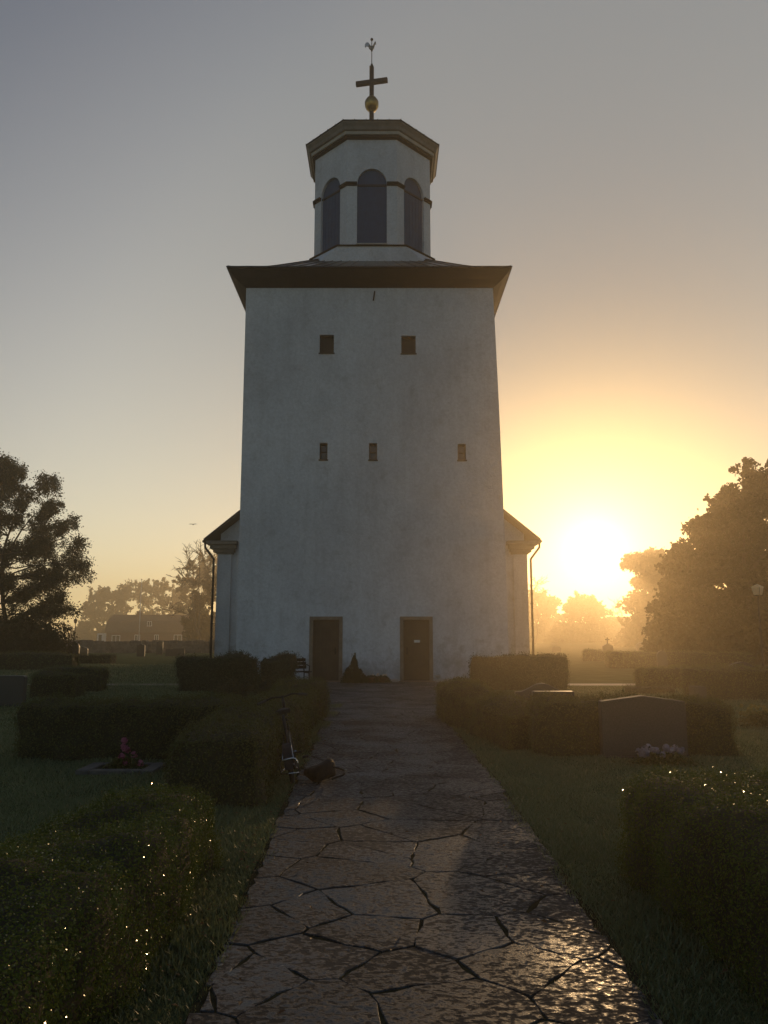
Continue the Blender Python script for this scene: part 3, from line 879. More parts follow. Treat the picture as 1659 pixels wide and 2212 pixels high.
mb = MB(); loft(mb, [octo(LA + 0.003, 22.16), octo(LA + 0.12, 22.2), octo(LA + 0.12, 22.31)], 8)
cpart(mb, 'lantern_soffit', M['wood_dark'])
mb = MB(); loft(mb, [octo(LA + 0.12, 22.31), octo(LA + 0.17, 22.32), octo(LA + 0.19, 22.44)], 8)
cpart(mb, 'lantern_frieze', M['cornice_light'])
mb = MB(); loft(mb, [octo(LA + 0.19, 22.44), octo(LA + 0.27, 22.46), octo(LA + 0.3, 22.6), octo(LA + 0.38, 22.72), octo(LA + 0.38, 22.78)], 8)
cpart(mb, 'lantern_cornice', M['cornice_paint'])
mb = MB(); loft(mb, [octo(LA + 0.42, 22.78), octo(LA + 0.42, 22.81), octo(0.16, 23.5)], 8)
for k in range(8):
    a, b = octo(LA + 0.42, 22.81)[k], octo(LA + 0.42, 22.81)[(k + 1) % 8]
    for q in range(5):
        t = q / 5
        e = Vector(a).lerp(Vector(b), t); mb.tube([e + Vector((0, 0, 0.012)), Vector((LCX, LCY, 23.5)).lerp(e, 0.06)], 0.022, 4)
cpart(mb, 'lantern_roof', M['roof_metal'])
# cross, gilded ball, weathercock
CXX = at(803, 178, LCY).x
mb = MB()
mb.box(-0.09, 0.09, -0.09, 0.09, 23.2, 27.53)
mb.box(-0.74, -0.0905, -0.088, 0.088, 26.63, 26.83); mb.box(0.0905, 0.74, -0.088, 0.088, 26.63, 26.83)
o = cpart(mb, 'cross', M['iron'], bevel=0.012); o.location = Vector((CXX, LCY, 0)) - COFF; o.rotation_euler = (0, 0, R(-11.5))
mb = MB()
prof = [(0.1, -0.4)] + [(0.1 + 0.22 * math.sin(PI * i / 10) ** 0.7, -0.38 + 0.76 * i / 10) for i in range(11)] + [(0.1, 0.4)]
mb.lathe(prof, (0, 0, 0), 24, ribs=0.025)
o = cpart(mb, 'gilded_ball', M['gold'], smooth=True); o.location = Vector((CXX, LCY, 25.62)) - COFF
mb = MB(); mb.tube([(0, 0, 27.5), (0, 0, 28.95)], 0.02, 6); mb.lathe([(0.03, 0), (0.05, 0.03), (0.05, 0.1), (0.03, 0.13)], (0, 0, 27.55), 8); mb.lathe([(0.02, 0), (0.04, 0.02), (0.04, 0.08), (0.02, 0.1)], (0, 0, 28.3), 8)
vane = cpart(mb, 'vane_rod', M['iron']); vane.location = Vector((CXX, LCY, 0)) - COFF
mb = MB(); mb.lathe([(0.02, -0.07)] + [(0.065 * math.sin(PI * i / 6) + 0.004, -0.065 * math.cos(PI * i / 6)) for i in range(1, 6)] + [(0.02, 0.07)], (0, 0, 28.92), 10)
mb.build('rod_ball', M['iron'], vane, smooth=True)
cock = [(-0.05, 28.37), (0.04, 28.38), (0.1, 28.46), (0.13, 28.58), (0.15, 28.68), (0.205, 28.67), (0.175, 28.72), (0.19, 28.78), (0.17, 28.81), (0.13, 28.79), (0.12, 28.76), (0.09, 28.7), (0.05, 28.6), (0.0, 28.57), (-0.06, 28.6), (-0.11, 28.68), (-0.16, 28.55), (-0.13, 28.45)]
mb = MB(); mb.prism(cock, -0.02, 0.02); mb.build('weathercock', M['copper'], vane)
tail = [(-0.112, 28.685), (-0.15, 28.75), (-0.22, 28.77), (-0.29, 28.72), (-0.33, 28.62), (-0.32, 28.53), (-0.27, 28.51), (-0.24, 28.57), (-0.16, 28.555)]
mb = MB(); mb.prism(tail, -0.017, 0.017); mb.build('cock_tail', M['tail'], vane)
# nave
NY = 41.0; NE = 62.0
NLx, NRx = at(466.5, 1300, NY).x, at(1141.5, 1300, NY).x
EZ = at(443, 1166, NY).z
RSL = math.tan(R(39.5)); NCX = (NLx + NRx) / 2
OVH = 0.62
lx, rx_ = NLx - OVH, NRx + OVH
RZ = EZ + (NCX - lx) * RSL
mb = MB(); mb.box(TL + 0.5, TR0 - 0.6, TY + TD - 0.1, NY + 0.3, 0, 7.5)
cpart(mb, 'link_bay', M['plaster'])
mb = MB()
wz = EZ - 0.55
mb.prism([(NLx + 0.12, 0), (NRx - 0.12, 0), (NRx - 0.12, wz), (NRx - 0.12, EZ + OVH * RSL - 0.2), (NCX, RZ - 0.45), (NLx + 0.12, EZ + OVH * RSL - 0.2), (NLx + 0.12, wz)], NY + 0.12, NE)
cpart(mb, 'nave_wall', M['plaster'])
for sx, e in ((1, NLx), (-1, NRx)):
    mb = MB(); a, b = sorted((e, e + sx * 0.72))
    mb.box(a, b, NY, NE - 1, 0, wz - 0.2)
    cpart(mb, 'corner_pilaster', M['plaster'])
    mb = MB()                   # stepped cornice block returning round the corner
    for q, (o_, z0, z1) in enumerate(((0.06, wz - 0.2, wz - 0.1), (0.2, wz - 0.098, wz + 0.06), (0.34, wz + 0.062, wz + 0.28), (0.5, wz + 0.282, wz + 0.46))):
        a, b = sorted((e - sx * o_, e + sx * (0.8 + o_ * 0.5)))
        mb.box(a, b, NY - o_ * 0.9, NE - 1, z0, z1)
    cpart(mb, 'nave_cornice', M['cornice_paint'])
    mb = MB()                   # gutter
    gx_ = e - sx * (OVH + 0.02)
    mb.tube([(gx_, NY - 0.45, EZ - 0.13), (gx_, NE - 0.5, EZ - 0.13)], 0.075, 8)
    cpart(mb, 'gutter', M['pipe'])
    mb = MB()
    px_ = e - sx * 0.14
    mb.tube([(gx_ + sx * 0.02, NY - 0.2, EZ - 0.15), (gx_ + sx * 0.04, NY - 0.2, EZ - 0.42), (px_ - sx * 0.02, NY - 0.2, EZ - 1.0), (px_, NY - 0.2, EZ - 1.06), (px_, NY - 0.2, 0.1)], 0.058, 10)
    for zz in (1.5, 3.2):
        mb.lathe([(0.075, 0), (0.075, 0.06)], (px_, NY - 0.2, zz), 10)
    cpart(mb, 'downpipe', M['pipe'], smooth=True)
mb = MB()
for sgn, ex in ((1, lx), (-1, rx_)):
    y0, y1 = NY - 0.55, NE + 0.4
    vs = [(ex, y0, EZ), (NCX, y0, RZ), (NCX, y1, RZ), (ex, y1, EZ), (ex, y0, EZ - 0.1), (NCX, y0, RZ - 0.34), (NCX, y1, RZ - 0.34), (ex, y1, EZ - 0.1)]
    fs = [(0, 1, 2, 3), (7, 6, 5, 4), (0, 4, 5, 1), (1, 5, 6, 2), (2, 6, 7, 3), (3, 7, 4, 0)]
    mb.add(vs, fs)
cpart(mb, 'nave_roof', M['roof_dark'])

# ------------------------------------------------------------------ hedges round the path and the graves
hedge('low glittering hedge in the left foreground, nearest to the camera beside the path', -2.0, -1.16, 1.2, 5.9, 0.53, 0.0165, 11500, 'box_leaf', rad=0.16, wob=0.05, shag=0.022, sprigs=160)
hedge('low rounded hedge in the right foreground, cut off by the right edge of the photo', 1.62, 2.8, 1.3, 5.75, 0.62, 0.0165, 10500, 'box_leaf', rad=0.2, wob=0.055, shag=0.022, sprigs=160)
hedge('long low hedge along the left side of the path with the bicycle leaning on it', -2.08, -1.2, 7.85, 16.4, 0.66, 0.027, 3400, 'hedge_leaf', rad=0.14, wob=0.045, sprigs=120)
hedge('wide dark hedge across the left lawn behind the pink grave flowers', -4.85, -2.0, 10.75, 11.75, 0.74, 0.028, 3000, 'hedge_leaf', rad=0.15, wob=0.05, sprigs=160)
hedge('wide hedge on the right behind the big gabled headstone', 2.1, 4.9, 11.08, 12.1, 0.72, 0.028, 3000, 'hedge_leaf', rad=0.18, wob=0.05, sprigs=260)
hedge('rounded hedge slanting along the right side of the path up to the headstone hedge', 1.3, 2.12, 11.6, 16.4, 0.61, 0.028, 3000, 'hedge_leaf', rot=R(9), rad=0.16, wob=0.05, sprigs=160, hfun=lambda x, y: 0.1 * np.clip((y + 0.2) / 2.0, -0.6, 1))
hedge('square clipped hedge in front of the tower, right of the right door', 2.68, 5.55, 24.5, 25.5, 0.98, 0.045, 1300, 'thuja_leaf', rad=0.1, wob=0.05, shag=0.04, sprigs=60)
hedge('tall dark hedge at the left corner of the tower beside the downpipe', -6.05, -4.1, 23.7, 24.6, 0.96, 0.045, 1300, 'thuja_leaf', rad=0.12, wob=0.07, shag=0.045, sprigs=60)
hedge('single narrow dark bush standing between the two hedges left of the doors', -4.04, -3.78, 23.75, 24.5, 0.94, 0.045, 1400, 'thuja_leaf', rad=0.1, wob=0.06, shag=0.045, name='columnar_bush', cat='bush')
hedge('short dark hedge left of the left door with the bench at its end', -3.72, -2.78, 23.7, 24.6, 0.92, 0.045, 1300, 'thuja_leaf', rad=0.12, wob=0.07, shag=0.045, sprigs=60)
hedge('small hedge at the left edge, right beside the dark slab gravestone', -9.35, -8.1, 21.3, 22.2, 0.64, 0.04, 1300, 'hedge_leaf', wob=0.04)
hedge('rounded hedge on the left lawn behind the hedge with the slab gravestone', -10.1, -8.35, 23.7, 24.8, 0.66, 0.04, 1300, 'hedge_leaf', wob=0.04)
hedge('far left hedge at the edge of the photo below the big leafy tree', -22.5, -14.85, 38.7, 39.8, 0.76, 0.07, 420, 'hedge_leaf', wob=0.05, shag=0.05)
hedge('short far hedge on the left lawn in front of the drystone wall', -18.3, -16.05, 47.7, 48.7, 0.5, 0.07, 450, 'hedge_leaf', wob=0.04, shag=0.05)
hedge('rounded hedge end on the right behind the cross path, seen past the square dark hedge', 7.95, 10.6, 25.0, 26.0, 0.62, 0.045, 1200, 'hedge_leaf', rad=0.2, wob=0.05)
hedge('square dark hedge at the right edge below the wave topped gravestone', 7.95, 12.0, 20.6, 21.6, 0.76, 0.04, 1300, 'hedge_leaf', rad=0.1, wob=0.04, sprigs=60)
hedge('long hazy hedge across the right lawn in front of the stone cross', 11.4, 18.6, 40.6, 41.8, 0.72, 0.07, 420, 'hedge_leaf', wob=0.05, shag=0.05)
hedge('short hazy hedge left of the gravestone that carries a small cross', 13.0, 15.2, 52, 53, 0.66, 0.08, 400, 'hedge_leaf', wob=0.05, shag=0.05)
hedge('flat dark planting low beside the cross path on the right', 6.9, 8.2, 22.9, 23.4, 0.16, 0.05, 900, 'thuja_leaf', name='low_shrub', cat='shrub', group=None, wob=0.04, shag=0.05)
bush('rounded_shrub', 'rounded brownish shrub left of the path in front of the dark hedge', 'shrub', (-2.55, 18.6), 0.62, 0.6, 0.52, 0.05, 2600, 'shrub_leaf')
bush('rounded_shrub', 'smaller olive shrub just left of the rounded brownish shrub', 'shrub', (-3.55, 19.2), 0.5, 0.5, 0.42, 0.05, 2000, 'shrub_leaf')

# ------------------------------------------------------------------ gravestones
SG = 'gravestones in the churchyard'
def prof_gable(w, h, sh): return [(-w / 2, 0), (w / 2, 0), (w / 2, sh), (0, h), (-w / 2, sh)]
def prof_rect(w, h, r=0.05):
    return [(-w / 2, 0), (w / 2, 0), (w / 2, h - r), (w / 2 - r * 0.3, h - r * 0.3), (w / 2 - r, h), (-w / 2 + r, h), (-w / 2 + r * 0.3, h - r * 0.3), (-w / 2, h - r)]
def prof_arch(w, h, sh, n=14):
    return [(-w / 2, 0), (w / 2, 0)] + [(w / 2 * math.cos(PI * i / n), sh + (h - sh) * math.sin(PI * i / n)) for i in range(n + 1)]
def prof_wave(w, h, sh, n=18):
    top = []
    for i in range(n + 1):
        t = 1 - 2 * i / n
        top.append((w / 2 * t, sh + (h - sh) * (0.5 + 0.5 * math.cos(PI * min(1, abs(t) * 1.12)))))
    return [(-w / 2, 0), (w / 2, 0)] + top
def gravestone(label, x, y, prof, thick=0.14, mat='granite', rz=0.0, base=True, cross=0, tilt=0.0):
    t = thing('gravestone', label, 'gravestone', (x, y, 0), rz, SG)
    w = max(p[0] for p in prof) - min(p[0] for p in prof)
    bz = 0.0
    if base:
        bz = 0.03
        mb = MB(); mb.box(-w / 2 - 0.02, w / 2 + 0.02, -thick / 2 - 0.03, thick / 2 + 0.03, -0.05, bz)
        mb.build('base', M[mat], t, bevel=0.012)
    mb = MB(); mb.prism([(px, pz + bz) for px, pz in prof], -thick / 2, thick / 2)
    o = mb.build('stone', M[mat], t, bevel=0.012)
    o.rotation_euler = (R(tilt), 0, 0)
    if cross:
        h = max(p[1] for p in prof) + bz
        mb = MB(); mb.box(-0.05, 0.05, -0.04, 0.04, h - 0.03, h + cross); mb.box(-cross * 0.36, -0.051, -0.038, 0.038, h + cross * 0.55, h + cross * 0.55 + 0.1); mb.box(0.051, cross * 0.36, -0.038, 0.038, h + cross * 0.55, h + cross * 0.55 + 0.1)
        mb.build('small_cross', M['iron'], t)
    return t
gravestone('large wide gabled grey headstone set into the right hedge above lilac flowers', 3.46, 10.97, prof_gable(1.13, 0.78, 0.705), 0.16, 'granite')
gravestone('dark slab gravestone at the left edge with a thin pale top edge', -9.05, 18.9, prof_rect(1.45, 0.66), 0.16, 'granite_dark')
gravestone('flat topped dark gravestone just behind the slanting hedge, its top edge a bright line', 2.94, 14.2, prof_rect(0.72, 0.62, 0.02), 0.18, 'granite_dark')
gravestone('low bow topped dark gravestone just left of and behind the flat topped one', 3.22, 16.6, prof_wave(1.1, 0.62, 0.45), 0.16, 'granite_dark')
gravestone('wide wave topped gravestone above the square dark hedge near the lamp post', 9.95, 22.6, prof_wave(1.25, 0.86, 0.68), 0.2, 'granite_dark')
gravestone('low squared stone block at the left end of the square dark hedge', 7.78, 20.2, prof_rect(0.3, 0.34, 0.02), 0.4, 'granite')
# far right
gravestone('shouldered hazy gravestone carrying a small cross on top', gp(1313, 1416).x, 67, prof_gable(0.85, 0.95, 0.75), 0.3, 'granite_dark', cross=0.5)
gravestone('broad lumpy hazy gravestone between the small cross stone and the stone cross', 28.5, 88, prof_arch(2.0, 0.95, 0.55), 0.5, 'granite_red')
gravestone('big round topped hazy headstone right of the stone cross', 27.8, 70, prof_arch(1.15, 1.3, 0.9), 0.3, 'granite_dark')
gravestone('small sloping hazy gravestone behind the wave topped one', 21.3, 48, prof_gable(0.75, 0.75, 0.55), 0.2, 'granite')
gravestone('small dark round stone left of the wave topped gravestone', 13.8, 40.2, prof_arch(0.5, 0.85, 0.55), 0.2, 'granite_dark')
gravestone('low pale hazy stone left of the church path on the right lawn', 17.5, 82, prof_arch(0.9, 0.55, 0.3), 0.3, 'granite')
# stone cross
def stone_cross(label, x, y, h):
    t = thing('stone_cross', label, 'gravestone', (x, y, 0), R(6), SG)
    mb = MB(); mb.box(-0.3, 0.3, -0.2, 0.2, -0.05, 0.22); mb.build('base', M['granite_red'], t, bevel=0.02)
    a = 0.16
    mb = MB(); mb.prism([(-a, 0.22), (a, 0.22), (a, h * 0.5), (0.46, h * 0.48), (0.46, h * 0.76), (a, h * 0.74), (a * 1.1, h), (-a * 1.1, h), (-a, h * 0.74), (-0.46, h * 0.76), (-0.46, h * 0.48), (-a, h * 0.5)], -0.1, 0.1)
    mb.build('stone', M['granite_red'], t, bevel=0.02)
stone_cross('thick armed stone cross standing on the hazy right lawn', 25.8, 78, 1.25)
# far left
for lab, px, py, w, h, mt, sh in (
        ('tall dark gravestone at the end of the far left hedge, one side lit', 157, 1430, 0.75, 1.25, 'granite_dark', 'arch'),
        ('small dark rounded gravestone right of the tall dark one by the far left hedge', 177, 1418, 0.9, 0.75, 'granite_dark', 'arch'),
        ('dark upright gravestone with pointed top standing on the left lawn below the flagpole', 304, 1418, 0.62, 1.0, 'granite_dark', 'gable'),
        ('slim dark gravestone with a lit right side, right of the one below the flagpole', 344.5, 1414, 0.55, 1.1, 'granite_dark', 'rect'),
        ('low square dark gravestone left of the low wide one near the bare tree', 366, 1417, 0.62, 0.55, 'granite_dark', 'rect'),
        ('low wide gravestone with a pale lit outline near the bare tree', 386, 1417, 0.95, 0.6, 'granite', 'rect')):
    p = gp(px, py)
    pr = prof_arch(w, h, h * 0.72) if sh == 'arch' else prof_gable(w, h, h * 0.85) if sh == 'gable' else prof_rect(w, h, 0.03)
    gravestone(lab, p.x, p.y, pr, 0.2, mt, base=False)

# ------------------------------------------------------------------ grave flowers
def flowers(name, label, x, y, w, d, h, n, mat, petal=0.05, green=500, gl='hedge_leaf', rz=0.0, leaf=0.05, heads=None):
    t = thing(name, label, 'flowers', (x, y, 0), rz)
    P = np.stack([RNG.normal(0, w * 0.3, green), RNG.normal(0, d * 0.3, green), RNG.uniform(0.01, h * 0.75, green)], 1)
    P[:, 2] *= np.clip(1.1 - (P[:, 0] / (w * 0.75)) ** 2, 0.2, 1)
    V, Fq = leaf_cards(P, RNG.normal(0, 1, (green, 3)) + np.array([0, 0, 0.8]), RNG.uniform(0.7, 1.3, green) * leaf)
    mesh_np('leaves', [(V, Fq, 0, False)], [M[gl]], t)
    PP = []; NN = []
    for k in range(n):
        if heads: c = np.array(heads[k % len(heads)]) + RNG.normal(0, 0.02, 3)
        else: c = np.array([random.uniform(-w / 2, w / 2), random.uniform(-d / 2, d / 2), h * random.uniform(0.6, 1.0)])
        m = 12
        dd = RNG.normal(size=(m, 3)); dd /= np.linalg.norm(dd, axis=1, keepdims=True)
        PP.append(c + dd * petal * 0.55); NN.append(dd)
    P = np.concatenate(PP); V, Fq = leaf_cards(P, np.concatenate(NN), petal * RNG.uniform(0.7, 1.2, len(P)), 0.9)
    mesh_np('blossoms', [(V, Fq, 0, False)], [M[mat]], t)
    return t
flowers('lilac_flowers', 'lilac flowers planted in front of the big gabled headstone', 3.5, 10.35, 0.6, 0.25, 0.22, 26, 'lilac', 0.055, 900)
gk = thing('grave_plot', 'low stone edged grave plot on the left lawn holding the pink flowers', 'grave', (-3.15, 9.95, 0))
mb = MB()
mb.box(-0.46, -0.3, -0.3, 0.3, -0.03, 0.05); mb.box(0.3, 0.46, -0.3, 0.3, -0.03, 0.05); mb.box(-0.3, 0.3, -0.3, -0.18, -0.03, 0.05); mb.box(-0.3, 0.3, 0.18, 0.3, -0.03, 0.05)
mb.build('kerb', M['granite_red'], gk, bevel=0.012)
mb = MB(); mb.box(-0.298, 0.298, -0.178, 0.178, -0.03, 0.035); mb.build('soil', M['soil'], gk)
flowers('pink_flowers', 'bunch of pink flowers on the stone edged grave left of the path', -3.12, 9.95, 0.36, 0.2, 0.2, 9, 'pink', 0.055, 700, heads=[(-0.02, 0, 0.3), (0.04, 0.01, 0.28), (-0.04, 0, 0.25), (0.1, 0, 0.18), (-0.1, 0, 0.13), (-0.03, -0.03, 0.14), (0.04, -0.05, 0.1), (0.16, 0, 0.12)])
flowers('yellow_flowers', 'pale yellow flowering plant at the right edge beside the headstone hedge', 6.75, 14.6, 0.8, 0.4, 0.36, 45, 'yellow', 0.05, 1100)
flowers('white_flowers', 'tiny white flowers at the foot of the dark slab gravestone', -9.1, 18.3, 0.4, 0.2, 0.16, 10, 'white_petal', 0.05, 300)
# planting at the tower wall
pc = at(765, 1474, 27.85)
t = thing('conifer_shrub', 'small dark conical shrub by the wall between the two doors', 'shrub', (pc.x, 27.75, 0))
parts_ = []
for cx_, w_, h_, m_ in ((0.0, 0.3, 0.9, 1500), (-0.22, 0.24, 0.5, 900), (0.2, 0.26, 0.46, 900), (0.36, 0.16, 0.24, 400), (0.03, 0.1, 1.02, 260)):
    zz = RNG.random(m_) ** 1.3
    aa = RNG.uniform(0, 2 * PI, m_)
    rr = w_ * (1 - zz) ** 0.8 * np.sqrt(RNG.uniform(0.2, 1, m_)) * (1 + 0.25 * np.sin(aa * 5 + zz * 17)) + 0.015
    parts_.append(np.stack([cx_ + rr * np.cos(aa), rr * np.sin(aa), zz * h_ + 0.02], 1))
P = np.concatenate(parts_); n = len(P)
V, Fq = leaf_cards(P, RNG.normal(0, 1, (n, 3)) + np.array([0, 0, 0.4]), RNG.uniform(0.6, 1.4, n) * 0.06)
mesh_np('foliage', [(V, Fq, 0, False)], [M['thuja_leaf']], t)
mb = MB(); mb.tube([(0, 0, 0), (0.0, 0, 0.7), (-0.05, 0, 1.0)], [0.03, 0.02, 0.006], 6)
mb.tube([(-0.05, 0, 0.75), (-0.1, 0, 1.02)], 0.005, 4); mb.tube([(0.0, 0, 0.8), (0.06, 0, 0.95)], 0.005, 4)
mb.build('stem', M['bark'], t)
for px_, lab, mt in ((803, 'potted plant with dark leaves left of the cream flowers by the wall', 'white_petal'), (826, 'pot of cream flowers by the wall, close to the right door', 'white_petal')):
    q = at(px_, 1474, 27.85)
    t = flowers('potted_flowers', lab, q.x, 27.85, 0.45, 0.3, 0.34, 3 if px_ == 803 else 9, mt, 0.05, 900, 'thuja_leaf', leaf=0.06)
    mb = MB(); mb.lathe([(0.12, 0.0), (0.15, 0.16), (0.17, 0.17), (0.17, 0.2), (0.13, 0.19)], (0, 0, 0), 14)
    mb.build('pot', M['terracotta'], t, smooth=True)
# bench by the wall
q = at(645, 1462, 26.6)
bt = thing('bench', 'dark slatted bench by the wall left of the left door, half hidden by the hedge', 'bench', (q.x - 0.35, 26.6, 0), R(28))
mb = MB()
for k in range(4): mb.box(-0.75, 0.75, -0.22 + k * 0.115, -0.125 + k * 0.115, 0.42, 0.45)
mb.build('seat', M['wood_dark'], bt)
mb = MB()
for k in range(3): mb.box(-0.75, 0.75, 0.25 + k * 0.035, 0.28 + k * 0.035, 0.52 + k * 0.12, 0.62 + k * 0.12)
mb.build('backrest', M['wood_dark'], bt)
for s in (-0.66, 0.66):
    mb = MB(); mb.tube([(s, -0.24, 0), (s, -0.2, 0.42), (s, -0.24, 0.62), (s, 0.0, 0.66), (s, 0.26, 0.62)], 0.02, 6); mb.tube([(s, 0.22, 0), (s, 0.22, 0.42), (s, 0.36, 0.9)], 0.02, 6); mb.tube([(s, -0.2, 0.4), (s, 0.22, 0.4)], 0.02, 6)
    mb.build('leg', M['iron'], bt)

# ------------------------------------------------------------------ bicycle leaning on the hedge, bag beside it
bk = thing('bicycle', 'small wheeled bicycle with chrome rear carrier leaning against the left hedge by the path', 'bicycle', (-0.99, 9.05, 0.0), R(4))
bk.rotation_euler = (0, R(-11), R(5))
def wheel(y, r, name='wheel'):
    mb = MB()
    pts = [(0, y + r * math.cos(2 * PI * k / 28), r + 0.005 + r * math.sin(2 * PI * k / 28)) for k in range(29)]
    mb.tube(pts, 0.022, 6, False)
    o = mb.build(name, M['rubber'], bk, smooth=True)
    mb = MB()
    for k in range(14):
        a = 2 * PI * k / 14
        mb.tube([(0, y, r + 0.005), (0, y + (r - 0.02) * math.cos(a), r + 0.005 + (r - 0.02) * math.sin(a))], 0.0025, 3, False)
    mb.tube([(-0.05, y, r + 0.005), (0.05, y, r + 0.005)], 0.018, 8)
    mb.build('spokes', M['chrome'], o)
wheel(0.0, 0.2); wheel(1.02, 0.2)
mb = MB()
mb.tube([(0, 0.0, 0.205), (0, 0.42, 0.27), (0, 0.9, 0.46)], 0.02, 8); mb.tube([(0, 0.42, 0.27), (0, 0.3, 0.72)], 0.018, 8); mb.tube([(0, 1.02, 0.205), (0, 0.92, 0.45), (0, 0.88, 0.86)], 0.018, 8)
mb.tube([(0, 0.0, 0.205), (0, 0.34, 0.55)], 0.012, 6)
mb.build('frame', M['bike_paint'], bk, smooth=True)
mb = MB()
for k in range(9):
    a0, a1 = PI * (0.25 + 0.085 * k), PI * (0.25 + 0.085 * (k + 1))
    r = 0.24
    c = [(sx_, r * math.cos(a), 0.205 + r * math.sin(a)) for a in (a0, a1) for sx_ in (-0.045, 0.045)]
    mb.add(c, [(0, 1, 3, 2)])
mb.build('mudguard', M['bike_paint'], bk)
mb = MB()
def loop_pts(y, z0, z1, hw, r=0.04): return [(-hw, y, z0), (-hw, y, z1 - r), (-hw + r * 0.4, y, z1 - r * 0.25), (-hw + r, y, z1), (hw - r, y, z1), (hw - r * 0.4, y, z1 - r * 0.25), (hw, y, z1 - r), (hw, y, z0)]
mb.tube(loop_pts(-0.26, 0.17, 0.31, 0.095), 0.009, 8)
mb.tube([(-0.095, -0.26, 0.17), (0.095, -0.26, 0.15)], 0.007, 6); mb.tube([(-0.095, -0.26, 0.185), (-0.03, 0.0, 0.21)], 0.006, 6); mb.tube([(0.095, -0.26, 0.185), (0.03, 0.0, 0.21)], 0.006, 6)
mb.tube([(-0.06, -0.26, 0.31), (-0.03, 0.28, 0.5)], 0.007, 6); mb.tube([(0.06, -0.26, 0.31), (0.03, 0.28, 0.5)], 0.007, 6)
mb.build('rear_carrier', M['chrome'], bk, smooth=True)
mb = MB()
mb.prism([(-0.09, 0.0), (0.09, 0.0), (0.07, 0.1), (0.02, 0.27), (-0.02, 0.27), (-0.07, 0.1)], 0, 0.05)
sd = mb.build('saddle', M['rubber'], bk, bevel=0.012); sd.rotation_euler = (R(-90), 0, 0); sd.location = (0, 0.18, 0.77)
for v in sd.data.vertices: v.co = Vector((v.co.x, v.co.y, v.co.z))
sd.rotation_euler = (R(90), 0, R(180)); sd.location = (0, 0.44, 0.72)
mb = MB(); mb.tube([(-0.26, 0.8, 0.87), (-0.12, 0.87, 0.9), (0, 0.88, 0.88), (0.12, 0.87, 0.9), (0.26, 0.8, 0.87)], 0.011, 8); mb.tube([(0, 0.88, 0.74), (0, 0.88, 0.9)], 0.014, 8)
hb = mb.build('handlebar', M['rubber'], bk, smooth=True)
for s in (-1, 1):
    mb = MB(); mb.tube([(s * 0.2, 0.833, 0.883), (s * 0.3, 0.78, 0.862)], 0.016, 8); mb.build('grip', M['granite'], hb)
mb = MB(); mb.tube([(-0.13, 0.42, 0.27), (0.13, 0.42, 0.27)], 0.01, 6); mb.box(-0.2, -0.13, 0.36, 0.44, 0.33, 0.35); mb.box(0.13, 0.2, 0.4, 0.48, 0.19, 0.21)
mb.build('pedals', M['rubber'], bk)
bg = thing('bag', 'dark canvas bag slumped on the path edge beside the bicycle', 'bag', (-0.72, 9.05, 0.035), R(-12))
w = Wob(9, 0.1)
th = np.linspace(0, 2 * PI, 25)[:-1]; ph = np.linspace(0.0, PI, 12)
pts = np.array([[math.cos(p), math.sin(p) * math.cos(t), math.sin(p) * math.sin(t)] for p in ph for t in th])
pv = np.sign(pts) * np.abs(pts) ** 0.8 * np.array([0.18, 0.1, 0.095]) * (1 + w(pts * 0.25))[:, None]
pv[:, 2] += 0.05 * np.sin(pv[:, 0] * 11) * (pv[:, 2] > 0) - 0.02 * np.cos(pv[:, 0] * 24)
pv[:, 1] *= 1 + 0.25 * np.sin(pv[:, 0] * 14 + 1)
pv[:, 2] = np.maximum(pv[:, 2] + 0.1, 0.0)
fq = np.array([[i * 24 + k, i * 24 + (k + 1) % 24, (i + 1) * 24 + (k + 1) % 24, (i + 1) * 24 + k] for i in range(11) for k in range(24)])
mesh_np('body', [(pv, fq, 0, True)], [M['bag']], bg)
mb = MB(); mb.tube([(0.17, 0, 0.15), (0.24, 0, 0.14), (0.31, 0, 0.11), (0.28, 0, 0.07), (0.16, -0.03, 0.03)], 0.011, 6); mb.build('strap', M['rubber'], bg)
mb = MB(); mb.box(0.3, 0.325, -0.015, 0.015, 0.095, 0.13); mb.build('buckle', M['chrome'], bg)

# ------------------------------------------------------------------ lamp post
lt = thing('lamp_post', 'slim lamp post with a four sided frosted lantern at the right edge', 'street lamp', (12.72, 27.2, 0), R(38))
mb = MB(); mb.tube([(0, 0, 0), (0, 0, 0.6), (0, 0, 2.98)], [0.05, 0.04, 0.032], 10); mb.build('pole', M['iron'], lt, smooth=True)
mb = MB(); loft(mb, [[(-0.1, -0.1, 2.98), (0.1, -0.1, 2.98), (0.1, 0.1, 2.98), (-0.1, 0.1, 2.98)], [(-0.145, -0.145, 3.24), (0.145, -0.145, 3.24), (0.145, 0.145, 3.24), (-0.145, 0.145, 3.24)]], 4)
hd = mb.build('lantern', M['lamp_glass'], lt)
mb = MB()
for sx_, sy_ in ((-1, -1), (1, -1), (1, 1), (-1, 1)): mb.tube([(sx_ * 0.102, sy_ * 0.102, 2.975), (sx_ * 0.148, sy_ * 0.148, 3.245)], 0.009, 5)
mb.box(-0.11, 0.11, -0.11, 0.11, 2.955, 2.976)
mb.build('frame', M['iron'], hd)
mb = MB(); loft(mb, [[(-0.16, -0.16, 3.245), (0.16, -0.16, 3.245), (0.16, 0.16, 3.245), (-0.16, 0.16, 3.245)], [(-0.02, -0.02, 3.34), (0.02, -0.02, 3.34), (0.02, 0.02, 3.34), (-0.02, 0.02, 3.34)]], 4)
mb.build('cap', M['lamp_glass'], lt)

